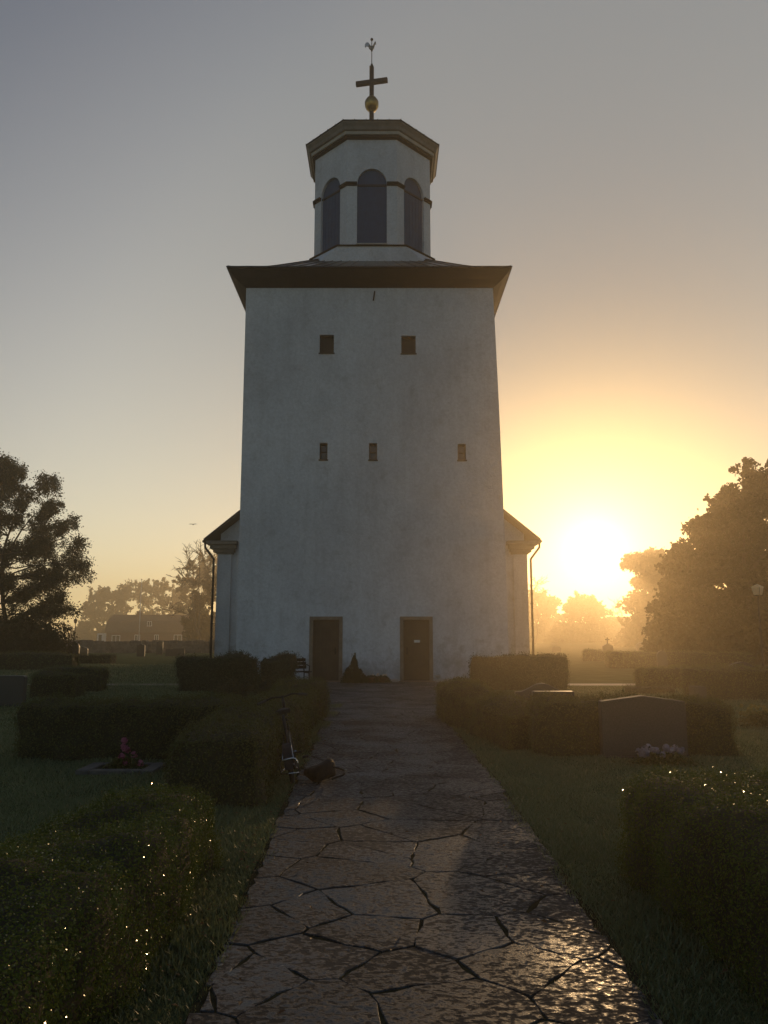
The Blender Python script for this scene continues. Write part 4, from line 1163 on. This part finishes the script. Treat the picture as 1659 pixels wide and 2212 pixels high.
# ------------------------------------------------------------------ drystone wall, house, flagpole, barn, bird
def stone_wall(label, x0, x1, y, h, th=0.6):
    mb = MB()
    rnd = random.Random(3)
    z = 0.0
    rows = 4
    for r_ in range(rows):
        x = x0; rh = h / rows
        while x < x1:
            w_ = rnd.uniform(0.35, 0.9)
            e = min(x1, x + w_)
            j = rnd.uniform(-0.06, 0.06); zt = z + rh * (0.97 if r_ < rows - 1 else rnd.uniform(0.75, 1.35))
            mb.box(x + 0.015, e - 0.015, y + j, y + th + j, z, zt)
            x = e
        z += rh
    o = mb.build('stone_wall', M['fieldstone'], bevel=0.05)
    return tag(o, label, 'wall')
stone_wall('low grey drystone wall behind the left graves, in front of the red house', -32, -8.5, 77, 1.15)
HY = 185.0
hx0, hx1 = at(228, 1340, HY).x, at(452, 1340, HY).x
hz = at(300, 1327, HY).z
hs = thing('house', 'low red house with white windows and clay roof behind the left wall in the mist', 'house', ((hx0 + hx1) / 2, HY, 0))
W2 = (hx1 - hx0) / 2; wl = 2.4
mb = MB(); mb.box(-W2 + 0.35, W2 - 0.35, 0.0, 7, 0, wl)
mb.add([(-W2 + 0.35, 0, wl), (-W2 + 0.35, 7, wl), (-W2 + 0.35, 3.5, hz - 0.2)], [(0, 2, 1)]); mb.add([(W2 - 0.35, 0, wl), (W2 - 0.35, 7, wl), (W2 - 0.35, 3.5, hz - 0.2)], [(0, 1, 2)])
mb.build('wall', M['house_wall'], hs)
mb = MB()
vs = [(-W2, -0.4, wl - 0.05), (W2, -0.4, wl - 0.05), (W2, 0.9, wl + 2.6), (-W2, 0.9, wl + 2.6), (W2 - 0.6, 3.5, hz), (-W2 + 0.6, 3.5, hz), (W2, 7.4, wl - 0.05), (-W2, 7.4, wl - 0.05), (W2, 6.1, wl + 2.6), (-W2, 6.1, wl + 2.6)]
mb.add(vs, [(0, 1, 2, 3), (3, 2, 4, 5), (9, 5, 4, 8), (7, 9, 8, 6), (0, 3, 9, 7), (3, 5, 9), (1, 6, 8, 2), (2, 8, 4)])
rf = mb.build('roof', M['house_roof'], hs)
cxh = at(291, 1327, HY).x - hs.location.x
mb = MB(); mb.box(cxh - 0.5, cxh + 0.5, 3.0, 4.0, hz - 0.6, hz + 0.85); mb.box(cxh - 0.58, cxh + 0.58, 2.92, 4.08, hz + 0.65, hz + 0.78); mb.build('chimney', M['house_wall'], rf)
def hwin(px0, px1, py0, py1, yy=-0.06):
    a = at(px0, py1, HY); b = at(px1, py0, HY); ox = hs.location.x
    x0, x1, z0, z1 = a.x - ox, b.x - ox, max(0.25, a.z), b.z
    mb = MB(); t = 0.14; y0, y1 = yy - 0.03, yy + 0.05
    mb.box(x0, x0 + t, y0, y1, z0, z1); mb.box(x1 - t, x1, y0, y1, z0, z1); mb.box(x0 + t, x1 - t, y0, y1, z0, z0 + t); mb.box(x0 + t, x1 - t, y0, y1, z1 - t, z1); mb.box((x0 + x1) / 2 - 0.06, (x0 + x1) / 2 + 0.06, y0, y1, z0 + t, z1 - t)
    o = mb.build('window', M['house_white'], hs)
    mb = MB(); mb.box(x0 + t, x1 - t, yy + 0.0, yy + 0.04, z0 + t, z1 - t); mb.build('pane', M['glass_dark'], o)
for a in ((241, 260, 1372, 1389), (290, 303, 1371, 1388), (333, 343, 1371, 1388), (375, 393, 1371, 1388)): hwin(*a)
hwin(317, 328, 1342, 1353, 0.12)
pa = at(207, 1390, HY); pb = at(229, 1368, HY)
mb = MB(); mb.box(pa.x - hs.location.x, -W2 + 0.34, 0.6, 4.5, 0, pb.z); mb.build('porch', M['house_white'], hs)
mb = MB(); xx = pa.x - hs.location.x; mb.box(xx + 0.35, xx + 1.05, 0.56, 0.598, 0.1, pb.z - 0.35); mb.build('door', M['hatch'], hs)
fp = at(299.5, 1392, 120); ft = at(300.5, 1253, 120)
fl = thing('flagpole', 'thin white flagpole rising in front of the red house, no flag', 'flagpole', (fp.x, 120, 0))
mb = MB(); mb.tube([(0, 0, 0), (0, 0, ft.z * 0.5), (0, 0, ft.z)], [0.075, 0.06, 0.035], 8); mb.build('pole', M['pole_white'], fl, smooth=True)
mb = MB(); mb.lathe([(0.01, -0.1), (0.08, -0.05), (0.1, 0), (0.08, 0.05), (0.01, 0.1)], (0, 0, ft.z + 0.1), 8); mb.build('finial', M['gold'], fl, smooth=True)
# slim dark lamp far left
p = gp(160, 1410)
q = thing('lamp_post', 'slim dark lamp post in the mist between the leafy tree and the red house', 'street lamp', (at(160, 1395, 85).x, 85, 0))
mb = MB(); mb.tube([(0, 0, 0), (0, 0, 2.9)], [0.06, 0.04], 8); mb.build('pole', M['iron'], q)
mb = MB(); mb.lathe([(0.1, 2.9), (0.2, 3.25), (0.24, 3.26), (0.03, 3.45)], (0, 0, 0), 4); mb.build('lantern', M['iron'], q)
# barn roof behind the right trees
BY = 210.0
ba = at(1322, 1331, BY); bb = at(1405, 1331, BY)
bn = thing('barn', 'long low building with a straight dark roof behind the trees under the sun', 'barn', ((ba.x + bb.x) / 2, BY, 0))
bw = (bb.x - ba.x) / 2
mb = MB(); mb.box(-bw + 0.2, bw - 0.2, 0, 8, 0, 2.9)
mb.add([(-bw + 0.2, 0, 2.9), (-bw + 0.2, 8, 2.9), (-bw + 0.2, 4, ba.z - 0.15)], [(0, 2, 1)]); mb.add([(bw - 0.2, 0, 2.9), (bw - 0.2, 8, 2.9), (bw - 0.2, 4, ba.z - 0.15)], [(0, 1, 2)])
mb.build('wall', M['house_wall'], bn)
mb = MB(); mb.add([(-bw, -0.4, 2.8), (bw, -0.4, 2.8), (bw, 4, ba.z), (-bw, 4, ba.z), (bw, 8.4, 2.8), (-bw, 8.4, 2.8)], [(0, 1, 2, 3), (3, 2, 4, 5)]); mb.build('roof', M['house_roof'], bn)
# bird
bp = at(417, 1133, 70)
mb = MB()
mb.tube([(0, -0.16, 0), (0, -0.06, 0.01), (0, 0.05, 0), (0, 0.16, 0.0), (0, 0.24, 0)], [0.012, 0.05, 0.055, 0.03, 0.008], 8)
for s in (-1, 1):
    mb.add([(s * 0.03, -0.07, 0.02), (s * 0.2, -0.08, 0.06), (s * 0.42, 0.0, 0.03), (s * 0.2, 0.05, 0.055), (s * 0.03, 0.06, 0.02), (s * 0.2, -0.01, 0.075)], [(0, 1, 5), (1, 2, 5), (2, 3, 5), (3, 4, 5), (4, 0, 5), (0, 4, 3, 2, 1)])
o = mb.build('bird', M['bird'], smooth=True); o.location = bp; tag(o, 'small dark bird gliding in the sky left of the tower', 'bird')

# ------------------------------------------------------------------ trees (placed where they stand, sizes in metres)
def lobe(x, y, Y, rpx, rz=None, dy=0.0, ry=None):
    c = at(x, y, Y)
    k = Y / F
    r = rpx * k
    return (Vector((c.x, Y + dy, c.z)), (r, ry * k if ry else r, (rz or rpx) * k))
LY = 50.0
OUT = [(-90, 1000), (-20, 985), (20, 990), (55, 1008), (100, 1030), (128, 1068), (148, 1105), (160, 1150), (172, 1190), (206, 1218), (188, 1240), (176, 1270), (165, 1300), (168, 1332), (120, 1345), (60, 1325), (10, 1300), (-90, 1290)]
def inside(x, y, poly):
    c = False
    for a in range(len(poly)):
        (x1, y1), (x2, y2) = poly[a], poly[a - 1]
        if (y1 > y) != (y2 > y) and x < (x2 - x1) * (y - y1) / (y2 - y1) + x1: c = not c
    return c
def crown_lobes(poly, Y, step, depth, rs=0.62, rnd=random.Random(4)):
    out = []
    xs_ = [p[0] for p in poly]; ys_ = [p[1] for p in poly]
    y = min(ys_) + step * 0.45
    while y < max(ys_):
        x = min(xs_)
        while x < max(xs_):
            px, py = x + rnd.uniform(-0.3, 0.3) * step, y + rnd.uniform(-0.3, 0.3) * step
            if all(inside(px + q * step * 0.38, py, poly) for q in (-0.5, 0.5)) and inside(px, py - step * 0.2, poly):
                out.append(lobe(px, py, Y, step * rs * rnd.uniform(0.8, 1.15), step * rs * rnd.uniform(0.75, 1.05), rnd.uniform(-depth, depth)))
            x += step
        y += step * 0.8
    return out
lobes = crown_lobes(OUT, LY, 36, 2.2) + [lobe(185, 1222, LY, 20, 12), lobe(98, 1042, LY, 20, 22), lobe(45, 1020, LY, 20, 22), lobe(10, 1005, LY, 18, 20), lobe(150, 1318, LY, 24, 16)]
tree('leafy_tree', 'big leafy tree with two leaning stems at the left edge', 'tree', (at(14, 1390, LY).x, LY), lobes, [at(42, 1050, LY), at(75, 1110, LY - 0.4)], leaf=0.115, per=1250, mat='oak_leaf', trunk_r=0.2, clump=0.8, twigs=14, fill=0.35)
for k, (px_, yb, r_, hh, dist, lab) in enumerate(((15, 1420, 66, 62, 46, 'dense dark bush at the left edge under the leafy tree'), (88, 1420, 52, 50, 47, 'dense dark bush under the right side of the leafy tree'), (-50, 1400, 60, 60, 46, None))):
    if lab is None: continue
    c = at(px_, yb, dist); kk = dist / F
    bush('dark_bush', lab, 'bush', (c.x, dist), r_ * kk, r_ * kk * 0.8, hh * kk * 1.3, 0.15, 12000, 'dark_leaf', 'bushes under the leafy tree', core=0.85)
TG = 'misty trees behind the churchyard'
# right side
RY = 46.0
lobes = [lobe(1650, 1040, RY, 52, 46), lobe(1600, 1085, RY, 44, 44, 1), lobe(1700, 1080, RY, 70, 70, 2), lobe(1560, 1125, RY, 42, 36, -1), lobe(1620, 1150, RY, 56, 50, 1.5), lobe(1525, 1165, RY, 44, 40), lobe(1680, 1200, RY, 64, 60, 1),
         lobe(1560, 1225, RY, 60, 50, 0.5), lobe(1490, 1225, RY, 44, 46, -0.5), lobe(1620, 1270, RY, 62, 52), lobe(1500, 1290, RY, 56, 46, 1), lobe(1560, 1320, RY, 60, 44), lobe(1640, 1340, RY, 60, 44, -1), lobe(1480, 1345, RY, 50, 40, 0.5), lobe(1700, 1300, RY, 60, 60), *[lobe(x_, 1404, RY, 36, 24, 0.5 * (x_ % 3 - 1)) for x_ in range(1430, 1720, 34)], lobe(1465, 1215, RY, 34, 34, 0.4), lobe(1455, 1270, RY, 40, 40, -0.6), lobe(1510, 1250, RY, 50, 44), lobe(1450, 1330, RY, 44, 40, 0.4), lobe(1440, 1372, RY, 44, 26), lobe(1590, 1372, RY, 60, 28), lobe(1680, 1375, RY, 60, 28), lobe(1520, 1372, RY, 50, 28)]
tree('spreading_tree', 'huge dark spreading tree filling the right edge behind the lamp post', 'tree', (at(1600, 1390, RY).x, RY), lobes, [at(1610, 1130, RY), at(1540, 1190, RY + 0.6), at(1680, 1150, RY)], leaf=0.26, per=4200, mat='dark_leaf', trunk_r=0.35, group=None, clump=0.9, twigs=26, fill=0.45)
RY2 = 125.0
lobes = [lobe(1385, 1218, RY2, 30, 22), lobe(1420, 1205, RY2, 30, 20, 1), lobe(1365, 1215, RY2, 20, 15), lobe(1430, 1240, RY2, 40, 32), lobe(1395, 1262, RY2, 40, 26, -1), lobe(1440, 1290, RY2, 44, 36), lobe(1385, 1300, RY2, 42, 32, 0.5), lobe(1400, 1335, RY2, 48, 34), lobe(1450, 1350, RY2, 44, 34), lobe(1380, 1360, RY2, 40, 26), lobe(1430, 1378, RY2, 50, 24), *[lobe(x_, 1394, RY2, 30, 16) for x_ in range(1345, 1480, 26)]]
tree('round_tree', 'round crowned tree just right of the sun, in front of the huge spreading tree', 'tree', (at(1410, 1390, RY2).x, RY2), lobes, [at(1410, 1230, RY2), at(1430, 1270, RY2)], leaf=0.5, per=3000, mat='dark_leaf', trunk_r=0.35, group=TG, clump=1.5, twigs=22, fill=0.45)
RY3 = 200.0
lobes = [lobe(1258, 1305, RY3, 34, 24), lobe(1238, 1310, RY3, 22, 22), lobe(1285, 1315, RY3, 26, 24), lobe(1262, 1340, RY3, 50, 26), lobe(1300, 1350, RY3, 30, 26), lobe(1230, 1355, RY3, 30, 22), lobe(1265, 1372, RY3, 52, 22), *[lobe(x_, 1381, RY3, 24, 10) for x_ in range(1215, 1400, 22)]]
tree('round_tree', 'low wide tree directly below the sun', 'tree', (at(1262, 1392, RY3).x, RY3), lobes, [at(1262, 1310, RY3)], leaf=0.7, per=1700, mat='dark_leaf', trunk_r=0.35, group=TG, clump=1.9, twigs=14, fill=0.45)
lobes = [lobe(1165, 1300, RY3, 30, 26), lobe(1185, 1310, RY3, 24, 24), lobe(1150, 1330, RY3, 34, 28), lobe(1190, 1345, RY3, 28, 26), lobe(1165, 1368, RY3, 46, 24), lobe(1205, 1365, RY3, 24, 22), *[lobe(x_, 1381, RY3, 24, 10) for x_ in range(1130, 1230, 22)]]
tree('round_tree', 'hazy tree half hidden behind the right downpipe of the church', 'tree', (at(1168, 1392, RY3).x, RY3 + 6), lobes, [at(1168, 1310, RY3)], leaf=0.7, per=1700, mat='dark_leaf', trunk_r=0.35, group=TG, clump=1.9, twigs=14, fill=0.45)
lobes = [lobe(1214, 1340, 230, 16, 16), lobe(1222, 1362, 230, 26, 20), lobe(1212, 1378, 230, 26, 14)]
tree('round_tree', 'small hazy tree in the dip between the low wide tree and the downpipe', 'tree', (at(1216, 1392, 230).x, 230), lobes, [at(1216, 1350, 230)], leaf=0.75, per=1400, mat='dark_leaf', trunk_r=0.2, group=TG, clump=0.8, twigs=6)
tree('bare_tree', 'bare thin tree showing above the hazy crown by the right downpipe', 'tree', (at(1156, 1390, 150).x, 150), [lobe(1162, 1262, 150, 24, 22), lobe(1150, 1280, 150, 26, 20)], [at(1154, 1270, 150)], trunk_r=0.16, group=TG, bare=True, twigs=12)
tree('bare_tree', 'thin half bare tree between the low wide tree and the barn roof', 'tree', (at(1335, 1390, 190).x, 190), [lobe(1338, 1312, 190, 22, 24), lobe(1325, 1322, 190, 16, 18)], [at(1335, 1318, 190)], trunk_r=0.16, group=TG, bare=True, twigs=14)
# left side behind the house
def far_tree(label, Y, specs, leaf=0.95, per=1100, mat='dark_leaf', base=None, clump=2.2, fill=0.4, twigs=13):
    ls = [lobe(a, b, Y, c * 1.15, d * 1.1) for a, b, c, d in specs] + [lobe(a, 1379, Y, c * 1.2, 12) for a, b, c, d in specs[-2:]]
    bx = base if base else sum(s[0] for s in specs) / len(specs)
    top = min(s[1] for s in specs)
    tree('misty_tree', label, 'tree', (at(bx, 1392, Y).x, Y), ls, [at(bx, top + 6, Y)], leaf=leaf, per=per, mat=mat, trunk_r=0.25, group=TG, clump=clump, twigs=twigs, fill=fill)
far_tree('pale misty tree left of the red house, right beside the leafy tree', 300, [(205, 1300, 22, 22), (225, 1290, 18, 16), (190, 1330, 26, 26), (222, 1335, 26, 30), (180, 1365, 30, 24), (215, 1368, 30, 24)])
far_tree('misty tree with a flat rounded top above the left gable of the red house', 310, [(248, 1290, 20, 18), (268, 1283, 20, 18), (255, 1318, 26, 26), (240, 1350, 26, 30), (270, 1350, 24, 26)])
far_tree('tall airy misty tree right behind the flagpole', 320, [(300, 1278, 20, 22), (318, 1270, 16, 16), (305, 1310, 22, 26), (315, 1345, 26, 28)], per=900, mat='birch_leaf')
far_tree('golden airy tree with light shining through, right of the flagpole', 300, [(340, 1272, 20, 18), (358, 1268, 18, 18), (345, 1298, 22, 20), (365, 1300, 18, 20), (350, 1330, 26, 22)], per=420, mat='birch_leaf', clump=1.3)
far_tree('misty tree behind the right end of the red house roof', 310, [(385, 1290, 22, 26), (378, 1325, 24, 26), (398, 1340, 24, 26)], per=900)
far_tree('broad misty tree rising behind the bare tree, next to the church', 210, [(425, 1235, 30, 30), (452, 1222, 28, 30), (400, 1262, 24, 24), (440, 1275, 40, 34), (470, 1260, 34, 40), (410, 1305, 30, 30)], leaf=0.65, per=1300, clump=1.3)
far_tree('dark conifer like tree just left of the church downpipe, in front of the bare tree', 130, [(440, 1300, 26, 26), (455, 1275, 24, 24), (425, 1335, 28, 26), (455, 1340, 34, 34), (430, 1372, 34, 26), (465, 1375, 34, 26), (410, 1350, 16, 14)], leaf=0.42, per=1700, clump=0.9, base=445)
tree('bare_tree', 'bare branched tree left of the church in the mist', 'tree', (at(432, 1390, 118).x, 118), [lobe(408, 1215, 118, 34, 34), lobe(440, 1200, 118, 32, 40), lobe(400, 1250, 118, 36, 26), lobe(455, 1240, 118, 34, 40), lobe(395, 1320, 118, 40, 14), lobe(430, 1260, 118, 26, 26)], [at(432, 1215, 118), at(418, 1240, 118)], trunk_r=0.2, group=TG, bare=True, twigs=15)

# ------------------------------------------------------------------ grass and fallen leaves
def grass_blades():
    zones = []        # x0, x1, y0, y1, blades per square metre
    zones += [(-1.25, -0.79, 1.5, 6.2, 6000), (-2.2, -0.9, 5.8, 8.2, 5000), (1.14, 1.72, 1.5, 8.0, 5600), (-4.5, -1.9, 5.5, 8.2, 3000), (-1.3, -0.97, 8, 19, 2800), (1.2, 2.2, 6, 11.5, 3600), (2.0, 3.2, 5.6, 8, 3300), (2.0, 5.5, 8, 11.0, 1900), (-6.0, -2.0, 8, 10.8, 1800), (1.15, 1.7, 11, 19.5, 1500), (4.9, 7.5, 8, 14, 1100), (-8.0, -4.8, 7.0, 14, 900), (-4.2, -2.0, 3.0, 5.6, 2200), (2.7, 5.0, 3.5, 8, 1200),
              (-8, -2, 11.8, 18, 420), (2.3, 9, 12.2, 20, 380), (-12, -5, 18, 28, 220), (-24, -6.2, 28, 46, 60), (5.6, 12, 19, 26, 240)]
    Ps = []; Hs = []
    for x0, x1, y0, y1, dn in zones:
        n = int((x1 - x0) * (y1 - y0) * dn)
        P = np.stack([RNG.uniform(x0, x1, n), RNG.uniform(y0, y1, n), np.zeros(n)], 1)
        Ps.append(P); Hs.append(RNG.uniform(0.015, 0.05, n) * (1 + 0.5 * np.sin(P[:, 0] * 5) * np.sin(P[:, 1] * 3.1)) * (1 + max(0, y0 - 12) * 0.03))
    P = np.concatenate(Ps); H = np.concatenate(Hs)
    n = len(P)
    a = RNG.uniform(0, 2 * PI, n)
    wd = H * 0.1 + 0.0016 + np.maximum(P[:, 1] - 8, 0) * 0.0004
    side = np.stack([np.cos(a), np.sin(a), np.zeros(n)], 1) * wd[:, None]
    lean = np.stack([RNG.normal(0, 0.5, n), RNG.normal(0, 0.5, n), np.ones(n)], 1)
    V = np.empty((n, 3, 3), np.float32)
    V[:, 0] = P - side; V[:, 1] = P + side; V[:, 2] = P + lean * H[:, None]
    o = mesh_np('grass', [(V.reshape(-1, 3), np.arange(3 * n).reshape(n, 3), 0, False)], [M['grass']])
    tag(o, kind='stuff'); tag(o, 'short dewy grass of the churchyard lawn beside the path and hedges', 'grass')
grass_blades()
n = 420
P = np.stack([np.where(RNG.random(n) < 0.6, RNG.normal(-1.0, 0.12, n), RNG.uniform(-0.95, 1.6, n)), RNG.uniform(2.2, 13, n) ** 1.0, np.full(n, 0.045)], 1)
P[:, 2] += RNG.uniform(0, 0.01, n)
V, Fq = leaf_cards(P, RNG.normal(0, 0.25, (n, 3)) + np.array([0, 0, 1.0]), RNG.uniform(0.015, 0.04, n), 0.6)
o = mesh_np('fallen_leaves', [(V, Fq, 0, False)], [M['dead_leaf']]); tag(o, 'small brown fallen leaves scattered along the path edges', 'leaves', kind='stuff')

# ------------------------------------------------------------------ haze
HAZE = 0.0024
hm = bpy.data.materials.new('morning_haze'); hm.use_nodes = True
nt = hm.node_tree; nt.nodes.clear()
out = nt.nodes.new('ShaderNodeOutputMaterial'); pv_ = nt.nodes.new('ShaderNodeVolumePrincipled')
pv_.inputs['Color'].default_value = (0.98, 0.84, 0.62, 1)
pv_.inputs['Density'].default_value = HAZE
pv_.inputs['Anisotropy'].default_value = 0.8
pv_.inputs['Density Attribute'].default_value = ''
nt.links.new(pv_.outputs['Volume'], out.inputs['Volume'])
try: hm.cycles.homogeneous_volume = True
except Exception: pass
mb = MB(); mb.box(-440, 440, -50, 450, -1.0, 30.5)
o = mb.build('haze', hm); tag(o, 'pale morning mist over the whole churchyard', 'haze', kind='stuff')

# ------------------------------------------------------------------ light
sun = bpy.data.lights.new('sun', 'SUN')
sun.energy = 2.0; sun.angle = R(0.53); sun.color = (1.0, 0.63, 0.3)
so = bpy.data.objects.new('sun', sun); link(so)
so.rotation_euler = SUN_DIR.to_track_quat('Z', 'Y').to_euler()

world = bpy.data.worlds.new('World'); SC.world = world; world.use_nodes = True
nt = world.node_tree; N = nt.nodes; L = nt.links
bgd = N['Background']
sky = N.new('ShaderNodeTexSky'); sky.sky_type = 'NISHITA'; sky.sun_disc = False
sky.sun_elevation = SUN_EL; sky.sun_rotation = SUN_AZ; sky.altitude = 0; sky.air_density = 1.0; sky.dust_density = 0.25; sky.ozone_density = 1.8
SKY_GAIN = 0.1
# hazy brightness of the sky round the sun
tc = N.new('ShaderNodeTexCoord')
dp = N.new('ShaderNodeVectorMath'); dp.operation = 'DOT_PRODUCT'; dp.inputs[1].default_value = SUN_DIR
nrm = N.new('ShaderNodeVectorMath'); nrm.operation = 'NORMALIZE'
L.new(tc.outputs['Generated'], nrm.inputs[0]); L.new(nrm.outputs['Vector'], dp.inputs[0])
ac = N.new('ShaderNodeMath'); ac.operation = 'ARCCOSINE'; L.new(dp.outputs['Value'], ac.inputs[0])
def glow(width, col, gain):
    """gain * exp(-(angle / width)) in the given colour"""
    d = N.new('ShaderNodeMath'); d.operation = 'DIVIDE'; d.inputs[1].default_value = -width; L.new(ac.outputs['Value'], d.inputs[0])
    e = N.new('ShaderNodeMath'); e.operation = 'EXPONENT'; L.new(d.outputs['Value'], e.inputs[0])
    m = N.new('ShaderNodeMix'); m.data_type = 'RGBA'; m.blend_type = 'MIX'; m.clamp_factor = False
    m.inputs['A'].default_value = (0, 0, 0, 1); m.inputs['B'].default_value = (col[0] * gain, col[1] * gain, col[2] * gain, 1)
    L.new(e.outputs['Value'], m.inputs['Factor'])
    return m.outputs['Result']
def add(a, b):
    m = N.new('ShaderNodeMix'); m.data_type = 'RGBA'; m.blend_type = 'ADD'; m.inputs['Factor'].default_value = 1; m.clamp_result = False
    L.new(a, m.inputs['A']); L.new(b, m.inputs['B'])
    return m.outputs['Result']
# thick mist dims the clear-air brightness close to the sun
an0 = N.new('ShaderNodeMath'); an0.operation = 'DIVIDE'; an0.inputs[1].default_value = R(45); L.new(ac.outputs['Value'], an0.inputs[0])
rp0 = N.new('ShaderNodeValToRGB'); rp0.color_ramp.interpolation = 'EASE'
rp0.color_ramp.elements[0].position = 0.1; rp0.color_ramp.elements[0].color = (0.4, 0.42, 0.44, 1); rp0.color_ramp.elements[1].position = 0.85; rp0.color_ramp.elements[1].color = (1, 0.98, 1.0, 1)
L.new(an0.outputs['Value'], rp0.inputs['Fac'])
mxs = N.new('ShaderNodeMix'); mxs.data_type = 'RGBA'; mxs.blend_type = 'MULTIPLY'; mxs.inputs['Factor'].default_value = 1; mxs.clamp_result = False
L.new(sky.outputs['Color'], mxs.inputs['A']); L.new(rp0.outputs['Color'], mxs.inputs['B'])
c = add(mxs.outputs['Result'], glow(R(1.5), (1.0, 0.82, 0.45), 38))
rp = N.new('ShaderNodeValToRGB'); rp.color_ramp.interpolation = 'B_SPLINE'
stops = [(0, 0.4, 0.24, 0.0), (7, 0.2, 0.13, 0.0), (13, 0.0, 0.0, 0.0), (21, 0.06, 0.05, 0.03), (33, 0.14, 0.115, 0.06), (40, 0.13, 0.11, 0.08), (50, 0.04, 0.025, 0.02), (90, 0, 0, 0)]
while len(rp.color_ramp.elements) < len(stops): rp.color_ramp.elements.new(0.5)
for e, st in zip(rp.color_ramp.elements, stops):
    e.position = st[0] / 90.0
for e, st in zip(rp.color_ramp.elements, stops):
    e.color = (st[1], st[2], st[3], 1)
an = N.new('ShaderNodeMath'); an.operation = 'DIVIDE'; an.inputs[1].default_value = R(90); L.new(ac.outputs['Value'], an.inputs[0])
L.new(an.outputs['Value'], rp.inputs['Fac'])
vs_ = N.new('ShaderNodeVectorMath'); vs_.operation = 'SCALE'; vs_.inputs['Scale'].default_value = 10.0
L.new(rp.outputs['Color'], vs_.inputs[0])
c = add(c, vs_.outputs['Vector'])
# warm dusty band along the horizon
sz = N.new('ShaderNodeSeparateXYZ'); L.new(nrm.outputs['Vector'], sz.inputs['Vector'])
ab = N.new('ShaderNodeMath'); ab.operation = 'ABSOLUTE'; L.new(sz.outputs['Z'], ab.inputs[0])
dv = N.new('ShaderNodeMath'); dv.operation = 'DIVIDE'; dv.inputs[1].default_value = -0.28; L.new(ab.outputs['Value'], dv.inputs[0])
ex = N.new('ShaderNodeMath'); ex.operation = 'EXPONENT'; L.new(dv.outputs['Value'], ex.inputs[0])
fr_ = N.new('ShaderNodeMath'); fr_.operation = 'MULTIPLY_ADD'; fr_.inputs[1].default_value = 0.5; fr_.inputs[2].default_value = 0.5; L.new(dp.outputs['Value'], fr_.inputs[0])
pw = N.new('ShaderNodeMath'); pw.operation = 'POWER'; pw.inputs[1].default_value = 2.0; L.new(fr_.outputs['Value'], pw.inputs[0])
mu = N.new('ShaderNodeMath'); mu.operation = 'MULTIPLY'; L.new(ex.outputs['Value'], mu.inputs[0]); L.new(pw.outputs['Value'], mu.inputs[1])
hb_ = N.new('ShaderNodeMix'); hb_.data_type = 'RGBA'; hb_.clamp_factor = False
hb_.inputs['A'].default_value = (0, 0, 0, 1); hb_.inputs['B'].default_value = (7.6, 5.7, 3.1, 1); L.new(mu.outputs['Value'], hb_.inputs['Factor'])
c = add(c, hb_.outputs['Result'])
L.new(c, bgd.inputs['Color'])
bgd.inputs['Strength'].default_value = SKY_GAIN

# ------------------------------------------------------------------ camera and render settings
cam = bpy.data.cameras.new('camera'); co = bpy.data.objects.new('camera', cam); link(co)
cam.sensor_fit = 'VERTICAL'; cam.sensor_height = 36.0; cam.lens = 36.0 * F / 2212.0
cam.clip_start = 0.05; cam.clip_end = 2000
co.location = (0, 0, EYE); co.rotation_euler = (PI / 2 + PITCH, 0, 0)
SC.camera = co
SC.view_settings.view_transform = 'Standard'; SC.view_settings.look = 'None'; SC.view_settings.gamma = 1; SC.view_settings.exposure = 0.0
cy = SC.cycles
cy.max_bounces = 6; cy.diffuse_bounces = 3; cy.glossy_bounces = 3; cy.transmission_bounces = 3; cy.volume_bounces = 1; cy.transparent_max_bounces = 8
cy.use_denoising = True
try: cy.denoiser = 'OPENIMAGEDENOISE'
except Exception: pass
cy.sample_clamp_indirect = 6.0
cy.caustics_reflective = False; cy.caustics_refractive = False
